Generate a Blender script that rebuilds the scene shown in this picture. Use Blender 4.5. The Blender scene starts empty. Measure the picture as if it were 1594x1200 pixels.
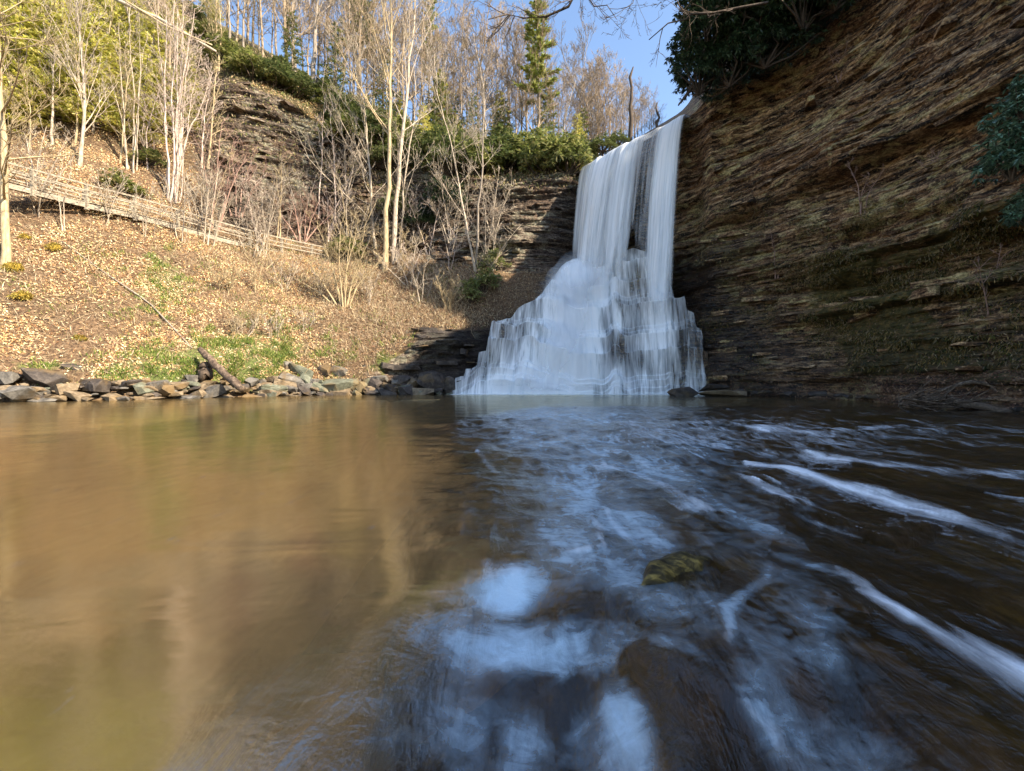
import bpy, math, random
import numpy as np
from mathutils import Vector

# ------------------------------------------------------------------ camera, light, exposure
F = 680.0; CX = 797.0; HY = 590.0; CH = 1.0
scn = bpy.context.scene
C = scn.collection
cam_d = bpy.data.cameras.new('camera'); cam = bpy.data.objects.new('camera', cam_d); C.objects.link(cam)
cam.location = (0, 0, CH); cam.rotation_euler = (math.radians(90), 0, 0)
cam_d.sensor_width = 36; cam_d.lens = 36 * F / 1594; cam_d.shift_y = -(600 - HY) / 1594
cam_d.clip_start = 0.05; cam_d.clip_end = 600
scn.camera = cam
SUN_EL, SUN_AZ = 36.5, 117.0
world = bpy.data.worlds.new('World'); scn.world = world; world.use_nodes = True
wn = world.node_tree
sky = wn.nodes.new('ShaderNodeTexSky'); sky.sky_type = 'NISHITA'; sky.sun_disc = False
sky.sun_elevation = math.radians(SUN_EL); sky.sun_rotation = math.radians(SUN_AZ)
sky.air_density = 1.0; sky.dust_density = 0.6; sky.ozone_density = 1.5
wn.links.new(sky.outputs[0], wn.nodes['Background'].inputs[0]); wn.nodes['Background'].inputs[1].default_value = 0.115
sd = bpy.data.lights.new('sun', 'SUN'); sd.energy = 5.0; sd.angle = math.radians(0.6); sd.color = (1.0, 0.87, 0.68)
sun = bpy.data.objects.new('sun', sd); C.objects.link(sun)
_a, _e = math.radians(SUN_AZ), math.radians(SUN_EL)
SV = Vector((math.sin(_a) * math.cos(_e), math.cos(_a) * math.cos(_e), math.sin(_e)))
sun.rotation_euler = SV.to_track_quat('Z', 'Y').to_euler()
sun.location = (30, -20, 50)
scn.view_settings.view_transform = 'Standard'; scn.view_settings.look = 'None'
scn.view_settings.exposure = 1.7; scn.view_settings.gamma = 1.0
scn.cycles.max_bounces = 6; scn.cycles.diffuse_bounces = 3; scn.cycles.glossy_bounces = 2
scn.cycles.transparent_max_bounces = 24; scn.cycles.caustics_reflective = False; scn.cycles.caustics_refractive = False
scn.cycles.sample_clamp_indirect = 5

# ------------------------------------------------------------------ helpers
rs = np.random.RandomState(7)
def W(px, py, Y): return np.array([(px - CX) / F * Y, Y, CH + (HY - py) / F * Y])
def proj(P):
    Y = np.maximum(P[..., 1], 1e-3)
    return CX + F * P[..., 0] / Y, HY - F * (P[..., 2] - CH) / Y
def _h(i, j, k, s):
    n = (i.astype(np.int64) * 374761393 + j.astype(np.int64) * 668265263 + k.astype(np.int64) * 2147483647 + s * 974634777) & 0xFFFFFFFF
    n = ((n ^ (n >> 13)) * 1274126177) & 0xFFFFFFFF
    n = ((n ^ (n >> 16)) * 2246822519) & 0xFFFFFFFF
    return ((n ^ (n >> 15)) & 0xFFFFFF) / float(0xFFFFFF)
def noise(x, y, z=0.0, s=0):
    x, y, z = np.broadcast_arrays(np.asarray(x, float), np.asarray(y, float), np.asarray(z, float))
    i, j, k = np.floor(x), np.floor(y), np.floor(z)
    fx, fy, fz = x - i, y - j, z - k
    fx = fx * fx * (3 - 2 * fx); fy = fy * fy * (3 - 2 * fy); fz = fz * fz * (3 - 2 * fz)
    r = 0
    for a in (0, 1):
        for b in (0, 1):
            for c in (0, 1):
                r = r + (fx if a else 1 - fx) * (fy if b else 1 - fy) * (fz if c else 1 - fz) * _h(i + a, j + b, k + c, s)
    return r * 2 - 1
def fbm(x, y, z=0.0, o=4, s=0):
    r = 0; a = 1.0; t = 0
    for q in range(o):
        r = r + a * noise(x * 2 ** q, y * 2 ** q, np.asarray(z) * 2 ** q, s + q * 17); t += a; a *= 0.5
    return r / t
def sstep(a, b, x):
    t = np.clip((x - a) / (b - a + 1e-12), 0, 1); return t * t * (3 - 2 * t)

def mesh(name, V, faces, attrs=None, smooth=True):
    """V (n,3); faces: list of int arrays (m,3)/(m,4); attrs: {name: (n,) or (n,3)} per point, 'Col' as (n,3) colour"""
    me = bpy.data.meshes.new(name)
    V = np.asarray(V, np.float32).reshape(-1, 3)
    if not isinstance(faces, (list, tuple)): faces = [faces]
    faces = [np.asarray(f, np.int32) for f in faces if len(f)]
    nl = sum(f.size for f in faces); nf = sum(len(f) for f in faces)
    me.vertices.add(len(V)); me.vertices.foreach_set('co', V.ravel())
    me.loops.add(nl); me.polygons.add(nf)
    me.loops.foreach_set('vertex_index', np.concatenate([f.ravel() for f in faces]))
    tot = np.concatenate([np.full(len(f), f.shape[1], np.int32) for f in faces])
    st = np.concatenate([[0], np.cumsum(tot)[:-1]]).astype(np.int32)
    me.polygons.foreach_set('loop_start', st); me.polygons.foreach_set('loop_total', tot)
    me.polygons.foreach_set('use_smooth', np.full(nf, bool(smooth)))
    for k, a in (attrs or {}).items():
        a = np.asarray(a, np.float32)
        if k.startswith('Col'):
            at = me.attributes.new(k, 'FLOAT_COLOR', 'POINT')
            at.data.foreach_set('color', np.concatenate([a, np.ones((len(a), 1), np.float32)], 1).ravel())
        elif a.ndim == 2:
            at = me.attributes.new(k, 'FLOAT_VECTOR', 'POINT'); at.data.foreach_set('vector', a.ravel())
        else:
            at = me.attributes.new(k, 'FLOAT', 'POINT'); at.data.foreach_set('value', a.ravel())
    me.update(calc_edges=True)
    return me
def obj(name, me, mat=None, parent=None, label=None, cat=None, group=None, kind=None, loc=None):
    o = bpy.data.objects.new(name, me); C.objects.link(o)
    if mat is not None and me is not None and not me.materials: me.materials.append(mat)
    if parent: o.parent = parent
    if label: o['label'] = label
    if cat: o['category'] = cat
    if group: o['group'] = group
    if kind: o['kind'] = kind
    if loc is not None: o.location = tuple(float(q) for q in loc)
    return o
def empty(name, loc, label, cat, group=None):
    return obj(name, None, None, None, label, cat, group, None, loc)
def copy_tree(root, loc, rz=0, sc=1.0, label=None, group=None):
    r = root.copy(); C.objects.link(r); r.location = tuple(float(q) for q in loc); r.rotation_euler = (0, 0, rz)
    r.scale = (sc, sc, sc) if np.isscalar(sc) else sc
    if label: r['label'] = label
    if group: r['group'] = group
    for ch in root.children:
        c = ch.copy(); C.objects.link(c); c.parent = r
        for g in ch.children:
            d = g.copy(); C.objects.link(d); d.parent = c
    return r
def gridfaces(nu, nv):
    i = np.arange(nu - 1)[:, None] * nv + np.arange(nv - 1)[None]
    return np.stack([i, i + nv, i + nv + 1, i + 1], -1).reshape(-1, 4)
def gnormals(G):
    du = np.gradient(G, axis=0); dv = np.gradient(G, axis=1)
    n = np.cross(du, dv); return n / (np.linalg.norm(n, axis=-1, keepdims=True) + 1e-9)

# ------------------------------------------------------------------ materials
class M:
    """tiny node helper"""
    def __init__(s, name):
        s.m = bpy.data.materials.new(name); s.m.use_nodes = True; s.t = s.m.node_tree
        s.b = s.t.nodes['Principled BSDF']; s.out = s.t.nodes['Material Output']
        s.b.inputs['Specular IOR Level'].default_value = 0.3
    def n(s, typ, **kw):
        nd = s.t.nodes.new(typ)
        for k, v in kw.items(): setattr(nd, k, v)
        return nd
    def L(s, a, b): s.t.links.new(a, b)
    def coord(s, scale=(1, 1, 1), attr=None, rot=(0, 0, 0)):
        mp = s.n('ShaderNodeMapping'); mp.inputs['Scale'].default_value = scale; mp.inputs['Rotation'].default_value = rot
        if attr: a = s.n('ShaderNodeAttribute', attribute_name=attr); s.L(a.outputs['Vector'], mp.inputs[0])
        else: g = s.n('ShaderNodeNewGeometry'); s.L(g.outputs['Position'], mp.inputs[0])
        return mp.outputs[0]
    def ocoord(s, scale=(1, 1, 1)):
        mp = s.n('ShaderNodeMapping'); mp.inputs['Scale'].default_value = scale
        tc = s.n('ShaderNodeTexCoord'); s.L(tc.outputs['Object'], mp.inputs[0]); return mp.outputs[0]
    def noise(s, vec, scale=1, detail=4, rough=0.55, dist=0.0):
        nd = s.n('ShaderNodeTexNoise'); nd.inputs['Scale'].default_value = scale; nd.inputs['Detail'].default_value = detail
        nd.inputs['Roughness'].default_value = rough; nd.inputs['Distortion'].default_value = dist; s.L(vec, nd.inputs['Vector']); return nd.outputs[0]
    def vor(s, vec, scale=1, feat='F1'):
        nd = s.n('ShaderNodeTexVoronoi', feature=feat); nd.inputs['Scale'].default_value = scale; s.L(vec, nd.inputs['Vector']); return nd
    def ramp(s, fac, stops, interp='LINEAR'):
        r = s.n('ShaderNodeValToRGB'); r.color_ramp.interpolation = interp
        el = r.color_ramp.elements
        while len(el) < len(stops): el.new(0.5)
        for e, (p, c) in zip(el, stops):
            e.position = p; e.color = (c, c, c, 1) if np.isscalar(c) else (*c, 1)
        s.L(fac, r.inputs[0]); return r.outputs[0]
    def mix(s, fac, a, b, mode='MIX'):
        nd = s.n('ShaderNodeMix', data_type='RGBA', blend_type=mode)
        for sock, v in ((nd.inputs[0], fac), (nd.inputs[6], a), (nd.inputs[7], b)):
            if hasattr(v, 'is_linked') or isinstance(v, bpy.types.NodeSocket): s.L(v, sock)
            elif sock is nd.inputs[0] or np.isscalar(v) and sock == nd.inputs[0]: sock.default_value = v
            else: sock.default_value = (v, v, v, 1) if np.isscalar(v) else (*v, 1)
        return nd.outputs[2]
    def math(s, op, a, b=0.0, clamp=False):
        nd = s.n('ShaderNodeMath', operation=op, use_clamp=clamp)
        for i, v in enumerate((a, b)):
            if isinstance(v, bpy.types.NodeSocket): s.L(v, nd.inputs[i])
            else: nd.inputs[i].default_value = v
        return nd.outputs[0]
    def attr(s, name): return s.n('ShaderNodeAttribute', attribute_name=name)
    def bump(s, h, strength=0.5, dist=0.05, base=None):
        b = s.n('ShaderNodeBump'); b.inputs['Strength'].default_value = strength; b.inputs['Distance'].default_value = dist
        s.L(h, b.inputs['Height'])
        if base is not None: s.L(base, b.inputs['Normal'])
        return b.outputs[0]
    def fin(s, col=None, rough=None, normal=None):
        for k, v in (('Base Color', col), ('Roughness', rough), ('Normal', normal)):
            if v is None: continue
            if isinstance(v, bpy.types.NodeSocket): s.L(v, s.b.inputs[k])
            else: s.b.inputs[k].default_value = (*v, 1) if k == 'Base Color' else v
        return s.m

def rock_color(m, dark, mid, light, lichen, lich_amt=0.62, sc=1.0):
    st = m.coord((0.5 * sc, 0.5 * sc, 4.5 * sc)); st2 = m.coord((2.2 * sc, 2.2 * sc, 12 * sc)); iso = m.coord((sc, sc, sc)); pl = m.coord((0.8 * sc, 0.8 * sc, 2.2 * sc))
    n1 = m.noise(st, 1, 6, 0.6, 0.6); n2 = m.noise(st2, 1, 5, 0.65, 0.4); n3 = m.noise(iso, 0.35, 3)
    wv = m.n('ShaderNodeVectorMath', operation='ADD'); wn_ = m.n('ShaderNodeTexNoise'); wn_.inputs['Scale'].default_value = 1.1; wn_.inputs['Detail'].default_value = 3; m.L(iso, wn_.inputs['Vector'])
    wm = m.n('ShaderNodeVectorMath', operation='MULTIPLY'); m.L(wn_.outputs['Color'], wm.inputs[0]); wm.inputs[1].default_value = (.5, .5, 1.1); m.L(wm.outputs[0], wv.inputs[1]); m.L(m.coord((0.75 * sc, 0.75 * sc, 4.6 * sc)), wv.inputs[0])
    cell = m.vor(wv.outputs[0], 1.9, 'F1'); cs = m.n('ShaderNodeSeparateColor'); m.L(cell.outputs['Color'], cs.inputs[0]); cell2 = m.vor(wv.outputs[0], 5.5, 'F1'); cs2 = m.n('ShaderNodeSeparateColor'); m.L(cell2.outputs['Color'], cs2.inputs[0])
    f = m.math('ADD', m.math('MULTIPLY', n1, 0.50), m.math('MULTIPLY', n2, 0.22)); f = m.math('ADD', f, m.math('MULTIPLY', cs.outputs[0], 0.17)); f = m.math('ADD', f, m.math('MULTIPLY', cs2.outputs[1], 0.13))
    base = m.ramp(f, [(0.42, dark), (0.53, mid), (0.66, light)])
    base = m.mix(m.ramp(n3, [(0.4, 0.0), (0.62, 0.65)]), base, m.ramp(f, [(0.35, [c * 0.6 for c in dark]), (0.7, (mid[0] * 1.35, mid[1] * 0.95, mid[2] * 0.7))]))
    ln = m.noise(pl, 1.3, 9, 0.68, 0.5); lm = m.noise(iso, 0.28, 2)
    lf = m.math('ADD', m.math('MULTIPLY', ln, 0.75), m.math('MULTIPLY', lm, 0.42))
    lf = m.ramp(lf, [(lich_amt - 0.03, 0.0), (lich_amt + 0.02, 0.5), (lich_amt + 0.07, 0.95)])
    lc = m.ramp(m.noise(pl, 9, 6, 0.7), [(0.36, [c * 0.35 for c in lichen]), (0.5, [c * 0.8 for c in lichen]), (0.66, [min(.7, c * 1.15) for c in lichen])])
    col = m.mix(lf, base, lc)
    h = m.math('ADD', m.math('MULTIPLY', cs.outputs[0], 0.8), m.math('MULTIPLY', cs2.outputs[1], 0.5)); h = m.math('ADD', h, m.math('MULTIPLY', n2, 0.4))
    ck = m.vor(m.coord((0.9 * sc, 0.9 * sc, 3.6 * sc)), 1.5, 'DISTANCE_TO_EDGE'); h = m.math('ADD', h, m.ramp(ck.outputs['Distance'], [(0.0, 0.0), (0.05, 0.3)]))
    n9 = m.noise(iso, 9, 6, 0.75); h = m.math('ADD', h, m.math('MULTIPLY', n9, 0.5)); col = m.mix(m.ramp(n9, [(0.40, 0.55), (0.52, 0.0)]), col, [c * .5 for c in dark]); col = m.mix(m.ramp(n9, [(0.55, 0.0), (0.70, 0.5)]), col, [min(1, c * 1.5) for c in light])
    return col, h

MAT = {}
def build_materials():
    # right cliff: wet brown shale, olive lichen, moss by attribute
    m = M('cliff_rock'); col, h = rock_color(m, (0.010, 0.007, 0.005), (0.19, 0.11, 0.058), (0.68, 0.46, 0.25), (0.62, 0.50, 0.23), 0.638)
    mo = m.attr('moss').outputs['Fac']; iso = m.coord()
    mn = m.noise(m.coord((1.3, 1.3, 2.0)), 1.6, 7, 0.65)
    mf = m.ramp(m.math('ADD', m.math('MULTIPLY', mo, 0.6), m.math('MULTIPLY', mn, 0.8)), [(0.66, 0.0), (0.80, 0.9)])
    mc = m.ramp(m.noise(iso, 4, 5, 0.6), [(0.3, (0.018, 0.022, 0.006)), (0.5, (0.075, 0.065, 0.016)), (0.7, (0.20, 0.125, 0.035))])
    col = m.mix(mf, col, mc)
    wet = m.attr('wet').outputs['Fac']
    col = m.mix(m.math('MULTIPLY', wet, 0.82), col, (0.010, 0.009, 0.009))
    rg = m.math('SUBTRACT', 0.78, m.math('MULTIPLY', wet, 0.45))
    MAT['cliff'] = m.fin(col, rg, m.bump(h, 0.9, 0.09))
    # hillside: soil and litter, with grey banded rock where attribute rock is high
    m = M('hillside_ground'); rc, h = rock_color(m, (0.014, 0.010, 0.008), (0.105, 0.072, 0.050), (0.34, 0.28, 0.21), (0.45, 0.42, 0.30), 0.645, 1.0)
    MAT_rock = M('ledge_rock'); c_, h_ = rock_color(MAT_rock, (0.014, 0.010, 0.008), (0.115, 0.080, 0.056), (0.36, 0.30, 0.23), (0.45, 0.42, 0.28), 0.64, 1.0); MAT['ledge'] = MAT_rock.fin(c_, 0.85, MAT_rock.bump(h_, 0.8, 0.08))
    iso = m.coord(); n1 = m.noise(iso, 7, 8, 0.7, 0.3); n2 = m.noise(iso, 0.5, 4)
    so = m.ramp(n1, [(0.3, (0.03, 0.018, 0.010)), (0.5, (0.12, 0.075, 0.04)), (0.66, (0.30, 0.21, 0.125)), (0.78, (0.48, 0.38, 0.26))])
    so = m.mix(m.ramp(n2, [(0.42, 0.0), (0.62, 0.55)]), so, m.ramp(n1, [(0.35, (0.05, 0.028, 0.016)), (0.7, (0.30, 0.185, 0.10))]))
    gr = m.attr('green').outputs['Fac']
    gc = m.ramp(m.noise(iso, 11, 5), [(0.3, (0.03, 0.05, 0.010)), (0.6, (0.13, 0.17, 0.04)), (0.8, (0.30, 0.27, 0.12))])
    gf = m.ramp(m.math('ADD', m.math('MULTIPLY', gr, 0.6), m.math('MULTIPLY', m.noise(iso, 1.7, 6, 0.65), 0.7)), [(0.55, 0.0), (0.72, 0.85)])
    so = m.mix(gf, so, gc)
    fo = m.attr('forest').outputs['Fac']
    so = m.mix(m.math('MULTIPLY', fo, 0.75), so, m.ramp(m.noise(iso, 1.2, 6, 0.7), [(0.35, (0.02, 0.018, 0.008)), (0.55, (0.07, 0.06, 0.02)), (0.7, (0.18, 0.14, 0.06))]))
    rk = m.attr('rock').outputs['Fac']
    rf = m.ramp(m.math('ADD', rk, m.math('MULTIPLY', m.math('SUBTRACT', m.noise(iso, 1.4, 5), 0.5), 0.9)), [(0.42, 0.0), (0.55, 1.0)])
    col = m.mix(rf, so, rc)
    wet = m.attr('wet').outputs['Fac']
    col = m.mix(m.math('MULTIPLY', wet, 0.8), col, (0.016, 0.013, 0.012))
    hh = m.math('ADD', m.math('MULTIPLY', h, 1.0), m.math('MULTIPLY', n1, 0.6))
    MAT['hill'] = m.fin(col, 0.85, m.bump(hh, 0.8, 0.15))
    # loose stones
    for nm, d, md, lt in (('stone_grey', (0.06, 0.055, 0.05), (0.17, 0.155, 0.135), (0.33, 0.30, 0.26)), ('stone_tan', (0.09, 0.065, 0.04), (0.26, 0.19, 0.115), (0.45, 0.35, 0.23)),
                          ('stone_dark', (0.018, 0.015, 0.014), (0.07, 0.055, 0.047), (0.17, 0.14, 0.115)), ('stone_green', (0.08, 0.085, 0.06), (0.19, 0.20, 0.14), (0.32, 0.33, 0.25))):
        m = M(nm); o = m.coord(); n1 = m.noise(o, 3.5, 8, 0.7, 0.4); n2 = m.noise(o, 0.9, 3)
        c = m.ramp(n1, [(0.32, d), (0.5, md), (0.68, lt)])
        c = m.mix(m.ramp(n2, [(0.52, 0.0), (0.64, 0.7)]), c, (0.24, 0.15, 0.055)); c = m.mix(0.42, c, (0.02, 0.017, 0.014))
        MAT[nm] = m.fin(c, 0.75, m.bump(n1, 0.7, 0.06))
    # bark
    for nm, a, b in (('bark_pale', (0.20, 0.155, 0.11), (0.56, 0.475, 0.37)), ('bark_grey', (0.12, 0.10, 0.08), (0.36, 0.30, 0.24)), ('bark_dark', (0.03, 0.022, 0.016), (0.12, 0.085, 0.06)),
                     ('bark_pink', (0.30, 0.22, 0.18), (0.66, 0.54, 0.45)), ('bark_red', (0.20, 0.11, 0.085), (0.42, 0.28, 0.22)), ('bark_gold', (0.22, 0.16, 0.09), (0.50, 0.40, 0.24)), ('bark_ridge', (0.14, 0.10, 0.065), (0.42, 0.32, 0.21))):
        m = M(nm); o = m.coord((4, 4, 0.8)); n1 = m.noise(o, 2.2, 6, 0.7, 0.5)
        MAT[nm] = m.fin(m.ramp(n1, [(0.35, a), (0.65, b)]), 0.85, m.bump(n1, 0.5, 0.03))
    # weathered timber
    m = M('weathered_wood'); o = m.coord((1, 1, 1)); n1 = m.noise(m.coord((3, 3, 9)), 2.5, 6, 0.6)
    MAT['wood'] = m.fin(m.ramp(n1, [(0.35, (0.12, 0.10, 0.075)), (0.52, (0.28, 0.235, 0.175)), (0.70, (0.44, 0.39, 0.30))]), 0.8, m.bump(n1, 0.4, 0.02))
    m = M('driftwood'); n1 = m.noise(m.coord((2, 2, 2)), 3.5, 7, 0.65, 0.8)
    MAT['drift'] = m.fin(m.ramp(n1, [(0.35, (0.035, 0.024, 0.017)), (0.55, (0.13, 0.09, 0.062)), (0.7, (0.32, 0.25, 0.18))]), 0.75, m.bump(n1, 0.6, 0.03))
    # leaf-like materials: colour from point attribute, some light through
    for nm, rough, tr in (('leaf_waxy', 0.34, 0.22), ('leaf_dry', 0.8, 0.25), ('needles', 0.6, 0.3), ('moss_tuft', 0.9, 0.2)):
        m = M(nm); a = m.attr('Col'); m.L(a.outputs['Color'], m.b.inputs['Base Color']); m.b.inputs['Roughness'].default_value = rough
        if nm == 'leaf_waxy': m.b.inputs['Specular IOR Level'].default_value = 0.5
        t = m.n('ShaderNodeBsdfTranslucent'); m.L(a.outputs['Color'], t.inputs[0]); mx = m.n('ShaderNodeMixShader'); mx.inputs[0].default_value = tr
        m.L(m.b.outputs[0], mx.inputs[1]); m.L(t.outputs[0], mx.inputs[2]); m.L(mx.outputs[0], m.out.inputs[0]); MAT[nm] = m.m
    # moss cushion
    m = M('moss_cushion'); n1 = m.noise(m.coord(), 14, 6, 0.7)
    MAT['moss'] = m.fin(m.ramp(n1, [(0.3, (0.07, 0.045, 0.006)), (0.6, (0.32, 0.22, 0.03)), (0.8, (0.42, 0.32, 0.07))]), 0.95, m.bump(n1, 1.0, 0.06))
    # stream bed
    m = M('stream_bed'); iso = m.coord(); st = m.coord((1.6, 0.8, 1)); n1 = m.noise(st, 1.6, 9, 0.62, 0.8); n2 = m.noise(iso, 0.5, 3); n3 = m.noise(iso, 14, 5, 0.6)
    f = m.math('ADD', m.math('MULTIPLY', n1, 0.8), m.math('MULTIPLY', n3, 0.2))
    rc = m.ramp(f, [(0.38, (0.008, 0.006, 0.004)), (0.50, (0.06, 0.036, 0.016)), (0.60, (0.20, 0.125, 0.055)), (0.72, (0.40, 0.30, 0.18))])
    mo = m.ramp(m.noise(iso, 1.1, 5), [(0.52, 0.0), (0.62, 0.7)])
    rc = m.mix(mo, rc, m.ramp(n3, [(0.35, (0.05, 0.04, 0.006)), (0.65, (0.32, 0.22, 0.04))]))
    sn = m.ramp(n1, [(0.35, (0.26, 0.16, 0.065)), (0.7, (0.50, 0.33, 0.15))])
    sand = m.attr('sand').outputs['Fac']
    rc = m.mix(m.math('MULTIPLY', m.attr('hole_shade').outputs['Fac'], 0.9), rc, (0.006, 0.005, 0.003))  # near-black painted on the bed in place of the deep hole's darkness
    MAT['bed'] = m.fin(m.mix(sand, rc, sn), 0.6, m.bump(f, 0.7, 0.05))
    # wet slab rock in the rapids
    m = M('wet_slab'); iso = m.coord(); n1 = m.noise(m.coord((1.5, 1, 1)), 4.5, 9, 0.65, 0.9); n3 = m.noise(iso, 22, 5, 0.6)
    c = m.ramp(m.math('ADD', m.math('MULTIPLY', n1, 0.75), m.math('MULTIPLY', n3, 0.25)), [(0.36, (0.02, 0.013, 0.008)), (0.5, (0.10, 0.065, 0.045)), (0.64, (0.24, 0.18, 0.15))])
    MAT['slab'] = m.fin(c, 0.3, m.bump(n1, 0.8, 0.03))
    m = M('moss_rock'); n1 = m.noise(m.coord((3, 8, 3), rot=(0, 0, .5)), 4, 7, 0.65, .5)
    MAT['mossrock'] = m.fin(m.ramp(n1, [(0.36, (0.02, 0.014, 0.004)), (0.5, (0.06, 0.042, 0.010)), (0.64, (0.26, 0.18, 0.045))]), 0.5, m.bump(n1, 1, .02))
    # pool water: tinted clear film with mirror reflection, painted sky reflection and milky aeration, and foam, by attribute
    m = M('pool_water'); t = m.t
    fl = m.coord((1.0, 0.22, 1.0)); fl2 = m.coord((1.0, 0.45, 1.0)); iso = m.coord()
    foam = m.attr('foam').outputs['Fac']; milk_sky = m.attr('milk_sky').outputs['Fac']; calm = m.attr('calm').outputs['Fac']
    fa = m.noise(fl, 5.0, 8, 0.62, 0.9); fb = m.noise(fl2, 18, 5, 0.6, 0.6); fc = m.noise(fl2, 2.2, 5, 0.6, 1.4)
    fsum = m.math('ADD', m.math('MULTIPLY', fa, 0.55), m.math('MULTIPLY', fb, 0.22)); fsum = m.math('ADD', fsum, m.math('MULTIPLY', fc, 0.23))
    ff = m.math('ADD', foam, m.math('MULTIPLY', m.math('SUBTRACT', fsum, 0.5), 2.2))
    foamf = m.ramp(ff, [(0.22, 0.0), (0.6, 0.35), (1.0, 0.95)])
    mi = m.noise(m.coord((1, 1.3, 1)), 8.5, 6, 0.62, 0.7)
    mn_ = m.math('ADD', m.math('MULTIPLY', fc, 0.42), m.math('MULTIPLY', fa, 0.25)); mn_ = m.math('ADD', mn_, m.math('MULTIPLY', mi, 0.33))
    mk = m.ramp(m.math('ADD', milk_sky, m.math('MULTIPLY', m.math('SUBTRACT', mn_, 0.5), 2.9)), [(0.16, 0.0), (0.45, 0.16), (0.72, 0.48), (1.0, 0.72)])
    mk = m.math('MULTIPLY', mk, m.ramp(milk_sky, [(0.0, 0.0), (0.40, 1.0)]))
    # bump
    rip = m.coord((0.55, 1.6, 1)); b1 = m.noise(rip, 1.1, 4, 0.5, 0.6); b2 = m.noise(m.coord((1, 1, 1)), 7, 5, 0.6, 0.5)
    bb1 = m.n('ShaderNodeBump'); bb1.inputs['Distance'].default_value = 0.030; m.L(b1, bb1.inputs['Height']); bb1.inputs['Strength'].default_value = 0.30
    bb2 = m.n('ShaderNodeBump'); bb2.inputs['Distance'].default_value = 0.030; m.L(m.math('ADD', m.math('MULTIPLY', b2, 0.5), fa), bb2.inputs['Height']); m.L(bb1.outputs[0], bb2.inputs['Normal'])
    m.L(m.math('SUBTRACT', 0.9, m.math('MULTIPLY', calm, 0.88), True), bb2.inputs['Strength'])
    nrm = bb2.outputs[0]
    tr = m.n('ShaderNodeBsdfTransparent'); tr.inputs[0].default_value = (0.80, 0.66, 0.46, 1)
    df = m.n('ShaderNodeBsdfDiffuse'); df.inputs[0].default_value = (0.50, 0.33, 0.14, 1); m.L(nrm, df.inputs['Normal'])
    body = m.n('ShaderNodeMixShader'); m.L(tr.outputs[0], body.inputs[1]); m.L(df.outputs[0], body.inputs[2])
    m.L(m.math('ADD', 0.02, m.math('MULTIPLY', calm, 0.12)), body.inputs[0])
    gl = m.n('ShaderNodeBsdfGlossy'); m.L(m.mix(calm, (0.95, 0.97, 1.0), (1.0, 0.94, 0.76)), gl.inputs['Color']); m.L(nrm, gl.inputs['Normal'])
    m.L(m.math('ADD', 0.05, m.math('MULTIPLY', calm, 0.09)), gl.inputs['Roughness'])
    fr = m.n('ShaderNodeFresnel'); m.L(m.math('ADD', 1.55, m.math('MULTIPLY', calm, 5.0)), fr.inputs['IOR']); m.L(nrm, fr.inputs['Normal'])
    s1 = m.n('ShaderNodeMixShader'); m.L(fr.outputs[0], s1.inputs[0]); m.L(body.outputs[0], s1.inputs[1]); m.L(gl.outputs[0], s1.inputs[2])
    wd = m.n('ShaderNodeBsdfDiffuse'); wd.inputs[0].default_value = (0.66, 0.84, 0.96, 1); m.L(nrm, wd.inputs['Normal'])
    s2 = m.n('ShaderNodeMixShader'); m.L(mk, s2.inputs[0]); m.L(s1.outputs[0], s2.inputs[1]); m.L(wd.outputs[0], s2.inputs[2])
    wf = m.n('ShaderNodeBsdfDiffuse'); wf.inputs[0].default_value = (0.88, 0.90, 0.92, 1); m.L(nrm, wf.inputs['Normal'])
    s3 = m.n('ShaderNodeMixShader'); m.L(foamf, s3.inputs[0]); m.L(s2.outputs[0], s3.inputs[1]); m.L(wf.outputs[0], s3.inputs[2])
    m.L(s3.outputs[0], m.out.inputs[0]); MAT['water'] = m.m
    # falling water: white, aerated, see-through between strands
    for nm, su, sv, k in (('falling_water', 3.6, 0.12, 2.2), ('cascade_water', 3.0, 0.34, 3.3), ('spray', 2.2, 0.22, 1.1)):
        m = M(nm); vec = m.coord((su, sv, 1), 'flow'); vec2 = m.coord((su * 4.5, sv * 2.0, 1), 'flow'); big = m.coord((su * 0.35, sv * 0.5, 1), 'flow')
        n1 = m.noise(vec, 1, 4, 0.6, 0.5); n2 = m.noise(vec2, 1, 4, 0.6, 0.3); n0 = m.noise(big, 1, 3, 0.5, 0.4)
        nn = m.math('ADD', m.math('MULTIPLY', n1, 0.5), m.math('MULTIPLY', n2, 0.22)); nn = m.math('ADD', nn, m.math('MULTIPLY', n0, 0.28))
        a = m.math('ADD', m.attr('dens').outputs['Fac'], m.math('MULTIPLY', m.math('SUBTRACT', nn, 0.5), k), True)
        al = m.math('POWER', a, 1.25)
        al = m.math('MULTIPLY', al, 0.86 if nm == 'spray' else 0.97)
        col = m.ramp(nn, [(0.30, (0.62, 0.70, 0.76)), (0.5, (0.88, 0.90, 0.92)), (0.7, (0.95, 0.95, 0.95))])
        df = m.n('ShaderNodeBsdfDiffuse'); m.L(col, df.inputs[0]); tl = m.n('ShaderNodeBsdfTranslucent'); m.L(col, tl.inputs[0])
        bn = m.bump(nn, 0.35, 0.12); m.L(bn, df.inputs['Normal'])
        mx = m.n('ShaderNodeMixShader'); mx.inputs[0].default_value = 0.08; m.L(df.outputs[0], mx.inputs[1]); m.L(tl.outputs[0], mx.inputs[2])
        tr = m.n('ShaderNodeBsdfTransparent'); m2 = m.n('ShaderNodeMixShader'); m.L(al, m2.inputs[0]); m.L(tr.outputs[0], m2.inputs[1]); m.L(mx.outputs[0], m2.inputs[2])
        m.L(m2.outputs[0], m.out.inputs[0]); MAT[nm] = m.m
build_materials()

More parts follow.
